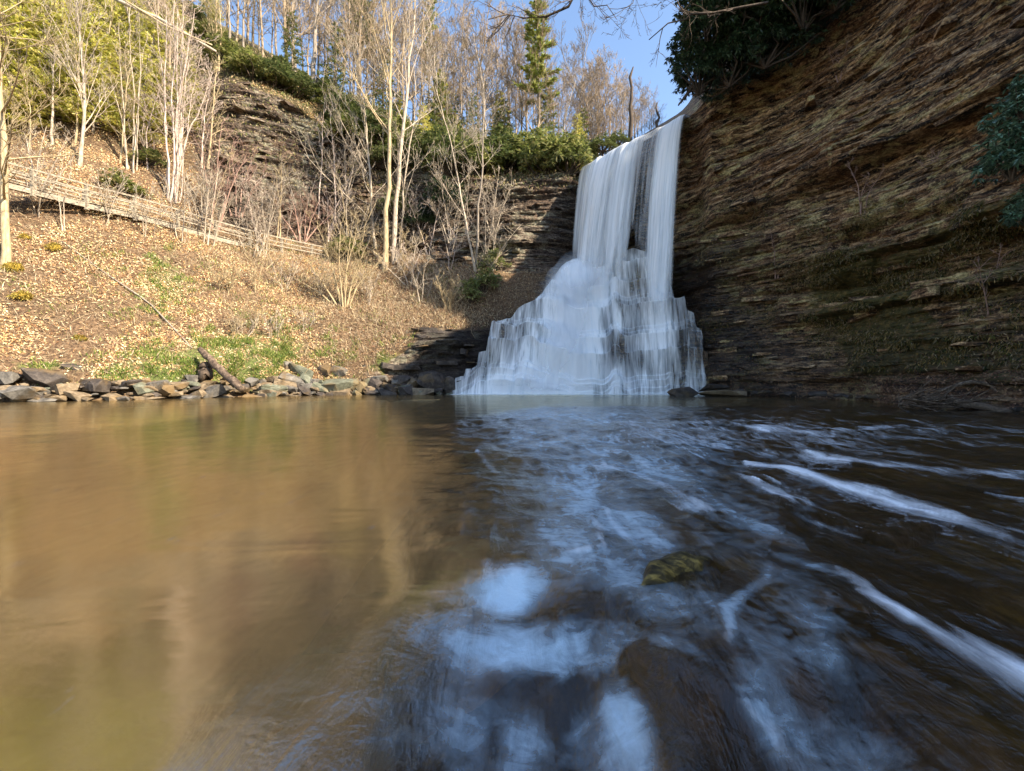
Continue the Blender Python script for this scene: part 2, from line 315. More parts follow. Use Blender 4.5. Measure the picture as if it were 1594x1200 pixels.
# ------------------------------------------------------------------ terrain: one wall of land from the left bank round to the right cliff
# each column: image azimuth (px) and nine profile points (py, Y), shore -> crest -> far plateau (on the right an unseen hill raised for shade)
COL = [
 (-1700, [(700, 10), (500, 13), (350, 16), (200, 20), (100, 22), (0, 26), (-200, 34), (-400, 46), (-400, 60)]),
 (-500, [(640, 14.6), (520, 17), (400, 20), (300, 23), (240, 25), (100, 31), (-50, 38), (-300, 48), (-400, 66)]),
 (0, [(626, 18.9), (560, 20.3), (420, 23.2), (312, 26.5), (285, 28.5), (170, 33), (30, 41), (-120, 52), (-200, 75)]),
 (110, [(623, 20.0), (560, 21.4), (430, 24.6), (322, 27.6), (290, 29.6), (190, 34), (60, 42), (-80, 52), (-120, 78)]),
 (210, [(621, 21.1), (565, 22.4), (450, 25.9), (345, 29.6), (318, 31.4), (240, 35), (110, 42), (0, 52), (-40, 80)]),
 (290, [(619, 22.6), (565, 23.8), (460, 27.2), (362, 31.6), (340, 33.4), (262, 36.5), (110, 41.5), (40, 52), (10, 80)]),
 (350, [(617, 24.0), (565, 25.2), (470, 28.4), (378, 33.2), (352, 35.2), (345, 36.6), (118, 40.5), (60, 50), (40, 80)]),
 (400, [(616, 25.2), (565, 26.2), (480, 29.4), (388, 34.8), (362, 36.8), (345, 37.6), (138, 41.0), (85, 50), (70, 80)]),
 (450, [(615, 26.2), (565, 27.2), (485, 30.4), (397, 36.4), (372, 38.4), (348, 39.2), (160, 42.0), (115, 50), (100, 80)]),
 (520, [(614.5, 27.2), (565, 28.2), (490, 31.2), (415, 37.0), (388, 39.8), (365, 40.8), (205, 43.5), (150, 52), (140, 80)]),
 (600, [(614, 28.0), (560, 29.0), (500, 31.2), (425, 36.2), (395, 38.6), (370, 39.8), (240, 43.5), (185, 52), (175, 80)]),
 (660, [(613.5, 28.5), (532, 29.3), (510, 30.8), (440, 35.2), (405, 37.6), (385, 38.4), (262, 42.5), (210, 52), (200, 80)]),
 (715, [(613.2, 28.9), (528, 29.6), (512, 30.8), (450, 34.2), (412, 36.8), (395, 37.4), (273, 41.0), (233, 52), (223, 80)]),
 (748, [(613, 30.4), (565, 31.4), (514, 32.5), (450, 34.6), (414, 36.8), (397, 37.4), (277, 40.6), (238, 52), (230, 80)]),
 (800, [(613, 31.8), (540, 33.0), (494, 33.8), (455, 35.0), (425, 36.3), (412, 36.8), (280, 39.8), (250, 50), (245, 80)]),
 (860, [(613, 33.0), (545, 34.6), (472, 35.8), (440, 36.6), (415, 37.4), (405, 37.8), (268, 39.8), (256, 46), (252, 80)]),
 (905, [(613, 33.5), (560, 34.5), (500, 36.0), (450, 37.6), (415, 39.4), (400, 40.0), (265, 40.0), (262, 46), (262, 80)]),
 (985, [(613, 34), (560, 34.5), (500, 35.2), (450, 35.9), (420, 36.3), (400, 36.6), (224, 35.5), (219, 42), (219, 80)]),
 (1070, [(614, 30.5), (560, 31), (500, 31.6), (450, 32.0), (420, 32.3), (400, 32.4), (180, 31.6), (170, 38), (168, 80)]),
 (1100, [(614, 28.4), (560, 28.9), (500, 29.5), (455, 30.2), (420, 30.6), (400, 30.8), (158, 30.6), (130, 38), (110, 80)]),
 (1150, [(615, 26.6), (570, 27.1), (500, 27.9), (450, 28.6), (420, 29.0), (400, 29.2), (118, 28.9), (60, 38), (40, 80)]),
 (1200, [(617, 24.8), (575, 25.3), (500, 26.2), (450, 26.8), (420, 27.2), (400, 27.4), (42, 27.4), (0, 38), (0, 80)]),
 (1300, [(622, 21.3), (580, 21.9), (500, 23.0), (450, 23.3), (420, 23.5), (395, 23.9), (-60, 24.9), (-60, 40), (-60, 80)]),
 (1400, [(630, 17.4), (595, 17.9), (500, 19.4), (450, 19.8), (400, 20.2), (370, 20.6), (-150, 22.5), (-120, 40), (-100, 80)]),
 (1500, [(637, 14.6), (600, 15.2), (500, 16.7), (440, 17.1), (370, 17.5), (335, 17.9), (-250, 20.5), (-160, 40), (-120, 80)]),
 (1594, [(643, 12.8), (605, 13.3), (490, 14.9), (420, 15.2), (340, 15.6), (300, 16.0), (-330, 19.0), (-180, 40), (-150, 80)]),
]
# weights per segment: how rocky / how forest-floor / how green
def colZ(az_deg, X0=14.4):
    a = math.radians(az_deg); out = []
    for X, z in ((X0, -0.2), (X0 + .6, .8), (X0 + 2.2, 3.2), (X0 + 2.6, 4.8), (X0 + 2.9, 6.6), (X0 + 3.3, 7.8), (X0 + 5.5, 24), (X0 + 24, 36), (X0 + 60, 44)):  # last two points: unseen hill, made to rise so it shades the falls
        out.append((X / math.sin(a), z))
    return az_deg, out
AZ, RR, ZZ = [], [], []
for px, pts in COL:
    s = (px - CX) / F; k = math.sqrt(1 + s * s)
    AZ.append(math.degrees(math.atan(s))); RR.append([Y * k for _, Y in pts]); ZZ.append([CH + (HY - py) / F * Y for py, Y in pts])
for az in (58, 68, 80, 95, 112, 128, 140):  # unseen cliff beside and behind the camera, extended to shade the foreground
    a, o = colZ(az); AZ.append(a); RR.append([q[0] for q in o]); ZZ.append([q[1] for q in o])
AZ = np.array(AZ); RR = np.array(RR); ZZ = np.array(ZZ)
ZZ[:, 0] = -0.35
LIP_A = np.array([6.3, 39.7]); LIP_B = np.array([12.6, 31.4]); LIP_Z = 20.0

def ctrl(az):
    """smooth control rows at azimuths az -> R (n,9), Z (n,9)"""
    d = np.array([-1.2, -0.6, 0, 0.6, 1.2])[:, None]; w = np.array([.12, .23, .3, .23, .12])
    R = np.zeros((len(az), 9)); Z = np.zeros((len(az), 9))
    for dd, ww in zip(d[:, 0], w):
        for r in range(9):
            R[:, r] += ww * np.interp(az + dd, AZ, RR[:, r]); Z[:, r] += ww * np.interp(az + dd, AZ, ZZ[:, r])
    return R, Z
def strata(u, z, seed=0, dip=0.02):
    """layered ledge relief in metres, positive = sticks out towards the pool"""
    zz = z + dip * u + 0.25 * noise(u * 0.12, z * 0.1, 0, 91 + seed)
    out = 0
    for th, ln, amp, sd in ((1.5, 5.5, 0.75, 1), (0.46, 2.6, 0.34, 2), (0.17, 0.9, 0.15, 3)):
        q = zz / th + 0.5 * noise(u / ln * 0.5, zz / th * 0.4, 0, sd + 5 + seed)
        k = np.floor(q); f = q - k
        off = _h(k, np.zeros_like(k), np.zeros_like(k), sd * 7 + seed) * 9.0
        def lay(kk):
            c = u / ln + _h(kk, kk * 0, kk * 0, sd * 13 + seed) * 9.0
            ci = np.floor(c); cf = c - ci
            e = sstep(0.86, 1.0, cf)
            a = _h(kk, ci, kk * 0, sd + seed); b = _h(kk, ci + 1, kk * 0, sd + seed)
            return a * (1 - e) + b * e
        v = lay(k); up = lay(k + 1)
        e = sstep(0.80, 1.0, f)
        out = out + amp * (v * (1 - e) + up * e - 0.5 - 0.22 * (1 - sstep(0, 0.16, f)))
    return out

def segrows(counts):
    t = []
    for i, c in enumerate(counts): t.append(i + np.arange(c) / c)
    return np.concatenate(t + [np.array([len(counts)])])
def land(az, t):
    R, Z = ctrl(az)
    k = np.minimum(t.astype(int), 7); f = t - k
    r = R[:, k] * (1 - f) + R[:, k + 1] * f; z = Z[:, k] * (1 - f) + Z[:, k + 1] * f
    a = np.radians(az)[:, None] + 0 * r
    u = np.cumsum(np.concatenate([[0], np.diff(np.radians(az))]))[:, None] * 28.0 + 0 * r
    return a, r, z, u
def segweight(t, pxs, pxc, table):
    """table rows: weight of the 8 segments at the azimuths pxs"""
    tab = np.array(table, float); k = np.minimum(t.astype(int), 7)
    full = np.stack([np.interp(pxc, pxs, tab[:, j]) for j in range(8)], 1)
    return full[:, k]

# ---- left / back land (hillside)
azL = np.degrees(np.arctan((np.concatenate([np.linspace(-1700, -120, 50, endpoint=False), np.linspace(-120, 905, 620)]) - CX) / F))
tL = segrows([34, 46, 46, 18, 22, 120, 34, 10])
a, r, z, u = land(azL, tL)
pxc = CX + F * np.tan(np.radians(azL))
rockw = segweight(tL, [0, 260, 330, 360, 520, 620, 660, 730, 905], pxc,
    [[0, 0, 0, 0, 0, 0, 0, 0], [0, 0, 0, 0, 0, 0, 0, 0], [0, 0, 0, 0, .4, .75, 0, 0], [0, 0, 0, .1, .6, 1, 0, 0], [0, 0, 0, .1, .6, .8, 0, 0],
     [.7, 0, 0, 0, .4, .55, 0, 0], [1, .75, 0, 0, .5, .8, 0, 0], [1, .9, .1, 0, .5, .9, 0, 0], [1, .8, .6, .6, 1, 1, 0, 0]])
kk = np.array([1, 4, 6, 4, 1.]) / 16
rw = rockw.copy()
for _ in range(3):
    p = np.pad(rw, ((2, 2), (2, 2)), 'edge'); q = sum(kk[i] * p[i:i + rw.shape[0], :] for i in range(5)); rw = sum(kk[i] * q[:, i:i + rw.shape[1]] for i in range(5))
st = strata(u * 1.0, z, 0, -0.03)
x0 = r * np.sin(a); y0 = r * np.cos(a)
soil = 0.55 * fbm(x0 / 5, y0 / 5, z / 5, 4, 3) + 0.12 * fbm(x0 * 1.1, y0 * 1.1, z * 1.1, 3, 9)
edge = sstep(0, 0.6, tL)[None]
st = st * (1 - 0.72 * sstep(715, 770, pxc)[:, None] * (1 - sstep(3.2, 4.0, tL))[None])
r2 = r - rw * st * 1.5 * (0.3 + 0.7 * edge) - (1 - rw) * soil * edge
z2 = z + (1 - rw) * 0.25 * fbm(x0 / 2.2, y0 / 2.2, z / 2.2, 4, 5) * edge
x0 = r2 * np.sin(a); y0 = r2 * np.cos(a)
GL = np.stack([x0, y0, z2], -1)
pX, pY = proj(GL)
green = (np.exp(-(((pX - 380) / 110) ** 2 + ((pY - 560) / 45) ** 2)) + 0.8 * np.exp(-(((pX - 240) / 90) ** 2 + ((pY - 585) / 28) ** 2)) + 0.55 * np.exp(-(((pX - 250) / 60) ** 2 + ((pY - 440) / 60) ** 2))
         + 0.8 * np.exp(-(((pX - 620) / 50) ** 2 + ((pY - 570) / 25) ** 2)) + 0.4 * np.exp(-(((pX - 60) / 80) ** 2 + ((pY - 570) / 20) ** 2)))
forest = sstep(0, 1.2, np.maximum(tL[None] - 4.8, 0) + 0 * pX)
forest = forest * sstep(20, 200, pX + 0 * forest)
wet = sstep(610, 680, pX) * (1 - sstep(1.6, 2.6, tL))[None] * 1.0 + sstep(560, 760, pX) * (1 - sstep(0.2, 0.9, tL))[None] * .3
wet = np.clip(wet + sstep(820, 880, pX) * 0.4, 0, 1)
hill = obj('hillside', mesh('hillside', GL.reshape(-1, 3), gridfaces(*GL.shape[:2]), {'rock': rw.ravel(), 'green': np.clip(green, 0, 1).ravel(), 'forest': forest.ravel(), 'wet': (wet + 0 * pX).ravel()}), MAT['hill'], kind='structure')
NL = gnormals(GL)

# ---- right cliff
azR = np.concatenate([np.degrees(np.arctan((np.linspace(903, 1700, 560, endpoint=False) - CX) / F)), np.linspace(math.degrees(math.atan((1700 - CX) / F)), 140, 60)])
tR = segrows([26, 56, 34, 34, 24, 300, 16, 6])
a, r, z, u = land(azR, tR)
Xw = r * np.sin(a); Yw = r * np.cos(a)
uu = Yw * 1.0 - Xw * 0.3
st = strata(uu, z, 40, 0.015) * 1.25
fade = sstep(0.0, 0.5, tR)[None] * (1 - sstep(6.4, 7.2, tR)[None])
lipfade = sstep(1085, 1110, CX + F * np.tan(np.radians(np.minimum(azR, 80))))[:, None]
top = sstep(5.85, 6.0, tR)[None]
st = st * fade * (1 - 0.75 * top * (1 - lipfade))
# the big ledge and the dark recess below it
led = 0.55 * sstep(7.05, 7.25, z) * (1 - sstep(7.7, 8.1, z)) - 0.8 * sstep(5.0, 5.3, z + .3 * noise(uu * .3, 0)) * (1 - sstep(6.2, 7.0, z + .4 * noise(uu * .25, 3))) + 0.5 * sstep(4.3, 4.5, z) * (1 - sstep(4.7, 5.1, z))
led2 = 0.5 * (sstep(12.5, 12.8, z + .02 * uu) - sstep(14.5, 15.6, z + .02 * uu)) - 0.5 * sstep(10.6, 11, z) * (1 - sstep(12.2, 12.6, z))
wr = sstep(1180, 1330, CX + F * np.tan(np.radians(np.minimum(azR, 80))))[:, None]
bulk = 1.5 * fbm(uu / 7, z / 4.5, 0, 3, 77)
mossy = sstep(0.5, 1.5, tR)[None] * (1 - sstep(4.6, 5.3, tR)[None]) * wr
r2 = r - st - (led * 2.1 + led2 * 1.9) * wr * fade - bulk * fade * lipfade - mossy * 0.22 * fbm(uu * 1.2, z * 1.2, 0, 4, 8)
# below the lip the wall is undercut
und = (1 - lipfade) * np.exp(-((z - 15) / 4.5) ** 2) * 1.0
r2 = r2 + und
GR = np.stack([r2 * np.sin(a), r2 * np.cos(a), z + 0 * r2], -1)
pXr, pYr = proj(GR)
ok = GR[..., 1] > 1
moss = np.clip(mossy * (0.55 + 0.6 * fbm(uu / 3, z / 2, 0, 3, 3)) + 0.15, 0, 1)
pxr = CX + F * np.tan(np.radians(np.minimum(azR, 75)))[:, None]
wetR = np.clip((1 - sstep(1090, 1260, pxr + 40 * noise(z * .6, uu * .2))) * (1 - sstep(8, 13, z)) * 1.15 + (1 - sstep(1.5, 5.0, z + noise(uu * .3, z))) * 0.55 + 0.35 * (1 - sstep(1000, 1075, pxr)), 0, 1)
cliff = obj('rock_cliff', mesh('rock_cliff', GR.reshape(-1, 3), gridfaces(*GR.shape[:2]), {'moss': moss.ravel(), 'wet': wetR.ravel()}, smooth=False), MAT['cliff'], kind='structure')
NR = gnormals(GR)

GA = np.concatenate([GL.reshape(-1, 3), GR.reshape(-1, 3)]); NA = np.concatenate([NL.reshape(-1, 3), NR.reshape(-1, 3)])
PA = np.stack(proj(GA), 1); vis = GA[:, 1] > 1
def ground(px, py, side=None, tol=5.0):
    """nearest visible land point under an image position"""
    d = (PA[:, 0] - px) ** 2 + (PA[:, 1] - py) ** 2 + (~vis) * 1e9
    idx = np.where(d < tol * tol)[0]
    if len(idx) == 0: return GA[np.argmin(d)].copy()
    return GA[idx[np.argmin(GA[idx, 1])]].copy()

# ------------------------------------------------------------------ stream bed and water
def seg_dist(px, py, pts, sx=1.0):
    d = np.full(px.shape, 1e9); tt = np.zeros(px.shape)
    for i in range(len(pts) - 1):
        ax, ay = pts[i][:2]; bx, by = pts[i + 1][:2]; vx, vy = bx - ax, by - ay; L2 = vx * vx + vy * vy
        t = np.clip(((px - ax) * vx + (py - ay) * vy) / L2, 0, 1)
        wd = pts[i][2] * (1 - t) + pts[i + 1][2] * t
        dd = np.hypot(px - ax - t * vx, (py - ay - t * vy)) / wd
        d = np.minimum(d, dd)
    return d
xs = np.linspace(-32, 22, 200); ys = np.concatenate([np.linspace(-14, 0.4, 12, endpoint=False), np.geomspace(0.4, 41, 240)])
X, Y = np.meshgrid(xs, ys, indexing='ij')
bpx = CX + F * X / np.maximum(Y, .5); bpy_ = HY + F / np.maximum(Y, .5)
edgeX = np.interp(Y[0], [-14, 1.0, 1.8, 2.1, 2.5, 4.0, 6.0, 7.5, 9, 14, 41], [-1.0, -0.7, -0.55, -0.1, 0.1, 0.2, -0.4, -1.6, -3, -4, -5])[None] + 0.12 * noise(Y * 2.3, 0)
sh = sstep(-0.5, 0.25, X - edgeX)
bz = -0.95 * (1 - sh) - 0.17 * sh + 0.10 * sh * (strata(X * 1.4 + 3, (X * .15 + Y * 0.9 + 0.5 * noise(X * .7, Y * .7)) * 0.9, 5)) + 0.05 * fbm(X * 1.4, Y * 1.4, 0, 4, 2)
hole = np.exp(-(((bpx - 1095) / 95) ** 2 + ((bpy_ - 1130) / 90) ** 2)) * (Y > .8)
bz = bz - 0.20 * sh * (1 - sstep(1.8, 2.6, Y)) - 0.35 * hole - 0.22 * np.exp(-(((bpx - 850) / 240) ** 2 + ((bpy_ - 1080) / 170) ** 2)) * (Y > .7) * (1 - sstep(1.6, 2.3, Y))
Xe = 0.2 * np.maximum(Y, 1) ; sand = (1 - sh) * 1.0
obj('stream_bed', mesh('stream_bed', np.stack([X, Y, bz], -1).reshape(-1, 3), gridfaces(*X.shape), {'sand': sand.ravel(), 'hole_shade': (1 - sstep(0.7, 1.3, seg_dist(bpx, bpy_, [(985, 1015, 16), (1090, 1095, 48), (1130, 1190, 62), (1120, 1300, 70)]))).ravel()}), MAT['bed'], kind='structure')

sg = np.tan(np.linspace(-1.27, 1.27, 560)) * 0.62; yg = np.concatenate([np.linspace(-13, 0.3, 14, endpoint=False), np.geomspace(0.3 + 1.5, 42.5, 440) - 1.5])
S, Y = np.meshgrid(sg, yg, indexing='ij'); X = S * np.maximum(Y + 1.5, 1.8)
Yc = np.maximum(Y, 0.45); px = CX + F * X / Yc; py = HY + F / Yc
nz1 = fbm(X * 1.5 + 0 * Y, Y * 0.8, 0, 5, 61); nz2 = fbm(X * 1.5 + 9, Y * 0.8, 0, 5, 62); loc = np.clip((py - 590) / 250, 0.15, 1.6)
wpx = px + 55 * nz1 * loc; wpy = py + 36 * nz2 * loc
spx = px + 26 * nz1 * loc; spy = py + 16 * nz2 * loc
foam = np.zeros_like(X)
_r = random.Random(4)
def streak():
    x = _r.uniform(900, 1700); y = _r.uniform(655, 1000) if x > 1250 else _r.uniform(650, 800); L_ = _r.uniform(.06, .30); w_ = _r.uniform(1.5, 5) * (y - 590) / 120
    return [(CX + (x - CX) * (1 + L_ * k), HY + (y - HY) * (1 + L_ * k), w_ * (.3 + k * (1.6 - k))) for k in (0, .35, .7, 1)], _r.uniform(.18, .5)
STROKES = [streak() for _ in range(70)] + [  # px, py, half width ; strength
 ([(1160, 716, 5), (1250, 736, 8), (1330, 758, 11), (1400, 782, 16), (1480, 800, 19), (1700, 850, 24)], 0.85),
 ([(1290, 885, 7), (1340, 915, 12), (1400, 960, 16), (1500, 1015, 20), (1594, 1060, 22), (1800, 1170, 26)], 0.72),
 ([(1530, 838, 6), (1594, 862, 15), (1750, 910, 22)], 0.8),
 ([(1140, 664, 5), (1230, 672, 6), (1300, 680, 5)], 0.6), ([(1060, 662, 5), (1180, 655, 4), (1290, 668, 5)], 0.55),
 ([(1300, 672, 5), (1400, 664, 6), (1470, 672, 6)], 0.6), ([(1080, 690, 5), (1140, 700, 6)], 0.5),
 ([(1190, 700, 4), (1300, 712, 6), (1380, 722, 7), (1470, 730, 6), (1600, 738, 7)], 0.55), ([(1215, 712, 5), (1255, 718, 5)], 0.5),
 ([(930, 722, 5), (1000, 742, 7), (1060, 775, 10), (1120, 800, 12)], 0.36), ([(1060, 795, 10), (1100, 800, 12)], 0.45),
 ([(760, 885, 20), (830, 890, 22)], 0.48), ([(800, 858, 5), (880, 852, 5), (940, 848, 4)], 0.42),
 ([(1130, 1010, 14), (1160, 940, 12)], 0.42), ([(1010, 1010, 8), (1120, 1070, 12), (1210, 1130, 16), (1260, 1210, 22)], 0.40),
 ([(740, 706, 4), (770, 730, 6)], 0.5), ([(1030, 1000, 8), (960, 985, 6)], 0.25),
]
for pts, s in STROKES:
    d = seg_dist(spx, spy, pts); foam = foam + s * (0.75 * np.exp(-(d ** 2) * 1.3) + 0.22 * np.exp(-d * 0.9)) * (0.75 + 1.0 * fbm(X * 4, Y * 1.1, 0, 4, 88))
rap = sstep(900, 1010, px) * np.exp(-((py - 680) / 42) ** 2) * (1 - 0.5 * sstep(1450, 1650, px))
foam = np.maximum(foam, rap * (0.36 + 0.25 * fbm(X * 0.8, Y * 0.35, 0, 3, 12)))
baseline = np.interp(px, [690, 705, 1100, 1112], [0, 1, 1, 0])
foam = np.maximum(foam, baseline * np.exp(-np.maximum(28.9 - Y, 0) / 1.5) * 1.25 * (Y < 31))
foam[Y < 0.5] *= 0
milk_sky = np.zeros_like(X)  # aerated water, plus patches of reflected sky painted in as pale blue
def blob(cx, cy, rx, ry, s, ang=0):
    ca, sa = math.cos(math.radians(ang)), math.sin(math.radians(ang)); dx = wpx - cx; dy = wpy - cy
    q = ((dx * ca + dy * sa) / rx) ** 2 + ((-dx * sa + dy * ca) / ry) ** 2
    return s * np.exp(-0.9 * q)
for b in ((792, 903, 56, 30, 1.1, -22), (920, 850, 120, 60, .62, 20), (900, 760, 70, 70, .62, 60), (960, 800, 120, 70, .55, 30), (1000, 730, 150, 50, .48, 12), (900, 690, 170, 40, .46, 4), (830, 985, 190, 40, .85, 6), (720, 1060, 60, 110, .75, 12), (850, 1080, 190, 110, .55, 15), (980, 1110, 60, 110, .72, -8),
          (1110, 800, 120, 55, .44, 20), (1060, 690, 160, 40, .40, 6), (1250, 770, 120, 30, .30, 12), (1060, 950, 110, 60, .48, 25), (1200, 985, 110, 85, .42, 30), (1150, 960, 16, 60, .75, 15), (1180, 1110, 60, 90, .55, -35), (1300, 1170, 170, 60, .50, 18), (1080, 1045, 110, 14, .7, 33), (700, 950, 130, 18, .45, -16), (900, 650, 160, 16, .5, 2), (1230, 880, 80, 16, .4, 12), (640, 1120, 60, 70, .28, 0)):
    milk_sky = np.maximum(milk_sky, blob(*b))
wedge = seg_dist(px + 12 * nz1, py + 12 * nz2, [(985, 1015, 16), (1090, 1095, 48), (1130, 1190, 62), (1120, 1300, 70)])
wedge = wedge + 0.35 * fbm(X * 6, Y * 6, 0, 4, 19); milk_sky *= 1 - 0.97 * (1 - sstep(0.6, 1.75, wedge))
milk_sky = milk_sky * (1 - 0.75 * np.exp(-(((wpx - 820) / 150) ** 2 + ((wpy - 1035) / 26) ** 2)))
milk_sky[(Y < 0.6)] = 0
far = sstep(12, 26, Y) * sstep(650, 760, px) * (1 - sstep(1080, 1180, px)); milk_sky = np.maximum(milk_sky, far * 0.30 * (0.5 + 0.5 * noise(X * .4, Y * .4)))
calm = 1 - sstep(-0.4, 0.6, X - np.interp(Y, [-14, 1.0, 1.8, 2.1, 2.5, 4.0, 6.0, 7.5, 9, 14, 20, 41], [-1.0, -0.7, -0.55, -0.1, 0.1, 0.2, -0.3, -1.2, -2, 0, 3, 8]))
calm = calm * (1 - 0.75 * np.exp(-(((px + 30 * nz1 - 760) / 110) ** 2 + ((py + 30 * nz2 - 790) / 85) ** 2) ** 1.5))
calm = np.where(Y > 16, np.maximum(calm, 0.75), calm)
z = 0.008 * fbm(X * 1.1, Y * 0.7, 0, 3, 21) * (1 - 0.3 * calm)
z += (1 - calm) * (0.030 * fbm(X * 2.6, Y * 1.1, 0, 3, 23) * np.clip(Y / 2.5, 0.4, 1.5) + 0.10 * rap * fbm(X * 0.9, Y * 1.6, 0, 3, 24)) + 0.022 * foam * (py < 1190)
z += 0.03 * blob(1130, 980, 180, 90, 1, 25) * (Y > .8)
gz = lambda cx, cy, rx, ry: np.exp(-(((px + 40 * nz1 - cx) / rx) ** 2 + ((py + 30 * nz2 - cy) / ry) ** 2))
drop = np.exp(-((np.clip(np.abs(px + 60 * nz1 - 820) - 70, 0, None) / 110) ** 2)) * (1 - sstep(1.1, 2.15, Y + .15 * nz2)) * 0.16 + 0.05 * gz(795, 925, 75, 30) + np.exp(-((px + 40 * nz1 - 1260) / 150) ** 2) * (1 - sstep(0.95, 1.7, Y)) * 0.10
z -= np.where(Y > 0.7, drop, 0)
z += (1 - calm) * 0.012 * fbm(X * 5.2, Y * 6, 0, 3, 39) * sstep(1.3, 2.0, Y) * (1 - sstep(6, 9, Y))
z += (1 - calm) * 0.022 * fbm(X * 1.7 + Y * .5, Y * 3.1, 0, 4, 29) * sstep(1.6, 3.0, Y) * (1 - sstep(9, 14, Y))
far2 = (Y > 40.5); z = z * (1 - far2)
obj('water', mesh('water', np.stack([X, Y, z], -1).reshape(-1, 3), gridfaces(*X.shape), {'foam': np.clip(foam, 0, 1.1).ravel(), 'milk_sky': milk_sky.ravel(), 'calm': calm.ravel()}), MAT['water'], kind='structure')

def flatrock(name, outline, ztop, label, mat, rel=0.03, cat='rock', slope=0.0, seed=0, wall=0.05):
    pts = [((x - CX) / F * F * (CH - ztop) / (y - HY), F * (CH - ztop) / (y - HY)) for x, y in outline]; A = np.array(pts); n = 90
    gx, gy = np.meshgrid(np.linspace(A[:, 0].min() - .15, A[:, 0].max() + .15, n), np.linspace(A[:, 1].min() - .15, A[:, 1].max() + .15, n), indexing='ij')
    wx = gx + .05 * fbm(gx * 4, gy * 4, 0, 3, seed); wy = gy + .05 * fbm(gx * 4 + 7, gy * 4, 0, 3, seed); ins = np.zeros(gx.shape, bool); j = len(A) - 1
    for i in range(len(A)):
        c = ((A[i, 1] > wy) != (A[j, 1] > wy)) & (wx < (A[j, 0] - A[i, 0]) * (wy - A[i, 1]) / (A[j, 1] - A[i, 1] + 1e-9) + A[i, 0]); ins ^= c; j = i
    d = seg_dist(wx, wy, [(a[0], a[1], 1.0) for a in list(A) + [A[0]]]); d = np.where(ins, -d, d)
    gz_ = ztop - .05 * np.clip(1 + d / .12, 0, 1) + rel * strata(gx * 3 + seed, gy * 2.2 + .6 * gx, seed) + rel * .8 * fbm(gx * 5, gy * 5, 0, 4, seed) + slope * (gx - A[:, 0].mean()) - .35 * sstep(-wall * .5, wall, d)
    c0 = np.array([A[:, 0].mean(), A[:, 1].mean(), ztop]); return obj(name, mesh(name, np.stack([gx, gy, gz_], -1).reshape(-1, 3) - c0, gridfaces(n, n)), MAT[mat], None, label, cat, None, None, c0)
flatrock('submerged_slab', [(925, 892), (1040, 905), (1150, 872), (1220, 940), (1310, 1045), (1180, 1030), (1120, 1060), (1010, 1005), (960, 965)], -0.12, 'mauve brown slab under thin water in the rapids near the camera', 'slab', .035, seed=3)
flatrock('mossy_rock', [(985, 902), (1010, 868), (1060, 846), (1115, 848), (1108, 872), (1050, 890)], 0.06, 'golden mossy rock just breaking the surface of the rapids', 'mossrock', .05, seed=5, wall=.10)
flatrock('submerged_slab', [(1290, 925), (1420, 960), (1620, 1070), (1800, 1180), (1800, 1300), (1500, 1200), (1340, 1060)], -0.12, 'long brown submerged slab in the lower right corner', 'bed', .04, seed=8)
flatrock('submerged_slab', [(640, 760), (760, 700), (850, 770), (860, 850), (760, 880), (650, 850)], -0.07, 'dark brown shelf edge under the water in the middle of the pool', 'bed', .04, seed=9)
flatrock('submerged_slab', [(1180, 740), (1330, 735), (1500, 790), (1400, 830), (1250, 790)], -0.03, 'dark slab between the long white streaks of the rapids', 'slab', .05, seed=12)

# ------------------------------------------------------------------ waterfall: stepped rock, water skin, free-falling sheets
MT = np.array([(700, 604, 29.3), (707, 600, 29.4), (709, 590, 29.5), (722, 588, 29.7), (725, 574, 30.1), (742, 571, 30.3), (745, 553, 30.9), (757, 550, 31.1), (761, 524, 32.0), (765, 504, 32.7), (798, 495, 33.2), (806, 486, 33.8), (832, 472, 34.4), (860, 440, 36.2), (885, 416, 37.8), (915, 408, 38.0), (950, 398, 36.8), (985, 391, 35.0), (1010, 398, 34.2), (1030, 430, 32.6), (1046, 448, 31.8), (1049, 464, 31.5), (1066, 468, 31.2), (1069, 486, 30.9), (1080, 489, 30.6), (1084, 512, 30.2), (1093, 517, 29.9), (1096, 548, 29.5), (1102, 552, 29.3), (1105, 590, 28.9), (1108, 600, 28.7)], float)
cpx = np.linspace(698, 1108, 260)
pyT = np.interp(cpx, MT[:, 0], MT[:, 1]); YT = np.interp(cpx, MT[:, 0], MT[:, 2]); zT = CH + (HY - pyT) / F * YT
YB = np.interp(cpx, [698, 760, 900, 1050, 1108], [29.0, 28.9, 28.7, 28.5, 28.3])
rk = np.random.RandomState(5); lev = [0.0]
while lev[-1] < 15: lev.append(lev[-1] + rk.choice([0.3, 0.5, 0.8, 1.2, 1.7]))
lev = np.array(lev)
nr = 330; tt = np.linspace(-0.03, 1.0, nr)[None]; zl = tt * zT[:, None]
uM = (cpx[:, None] - 900) / F * 32
warp = 0.75 * noise(uM * 0.33, 0, 0, 3) + 0.22 * noise(uM * 1.1, 1.0, 0, 4) + 0.24 * (sstep(.3, .7, np.abs(noise(uM * 0.55, zl * 0.12, 0, 6)) * 2) - .5)
q = np.clip(zl + warp + 0.6, 0, 14.9); k = np.searchsorted(lev, q, side='right') - 1
h = lev[k + 1] - lev[k]; f = (q - lev[k]) / h
zs = lev[k] + h * sstep(0, 0.5, f) - warp - 0.6
gs = (lev[k] + h * sstep(0.5, 1.0, f) - warp - 0.6) / zT[:, None]
prof = lambda g: g ** 1.15
Ys = YB[:, None] + (YT - YB)[:, None] * prof(np.clip(gs, 0, 1.03))
zs = np.minimum(zs, zT[:, None] + 0.15 * noise(uM, zl, 0, 9)); zs[:, 0] = -0.6
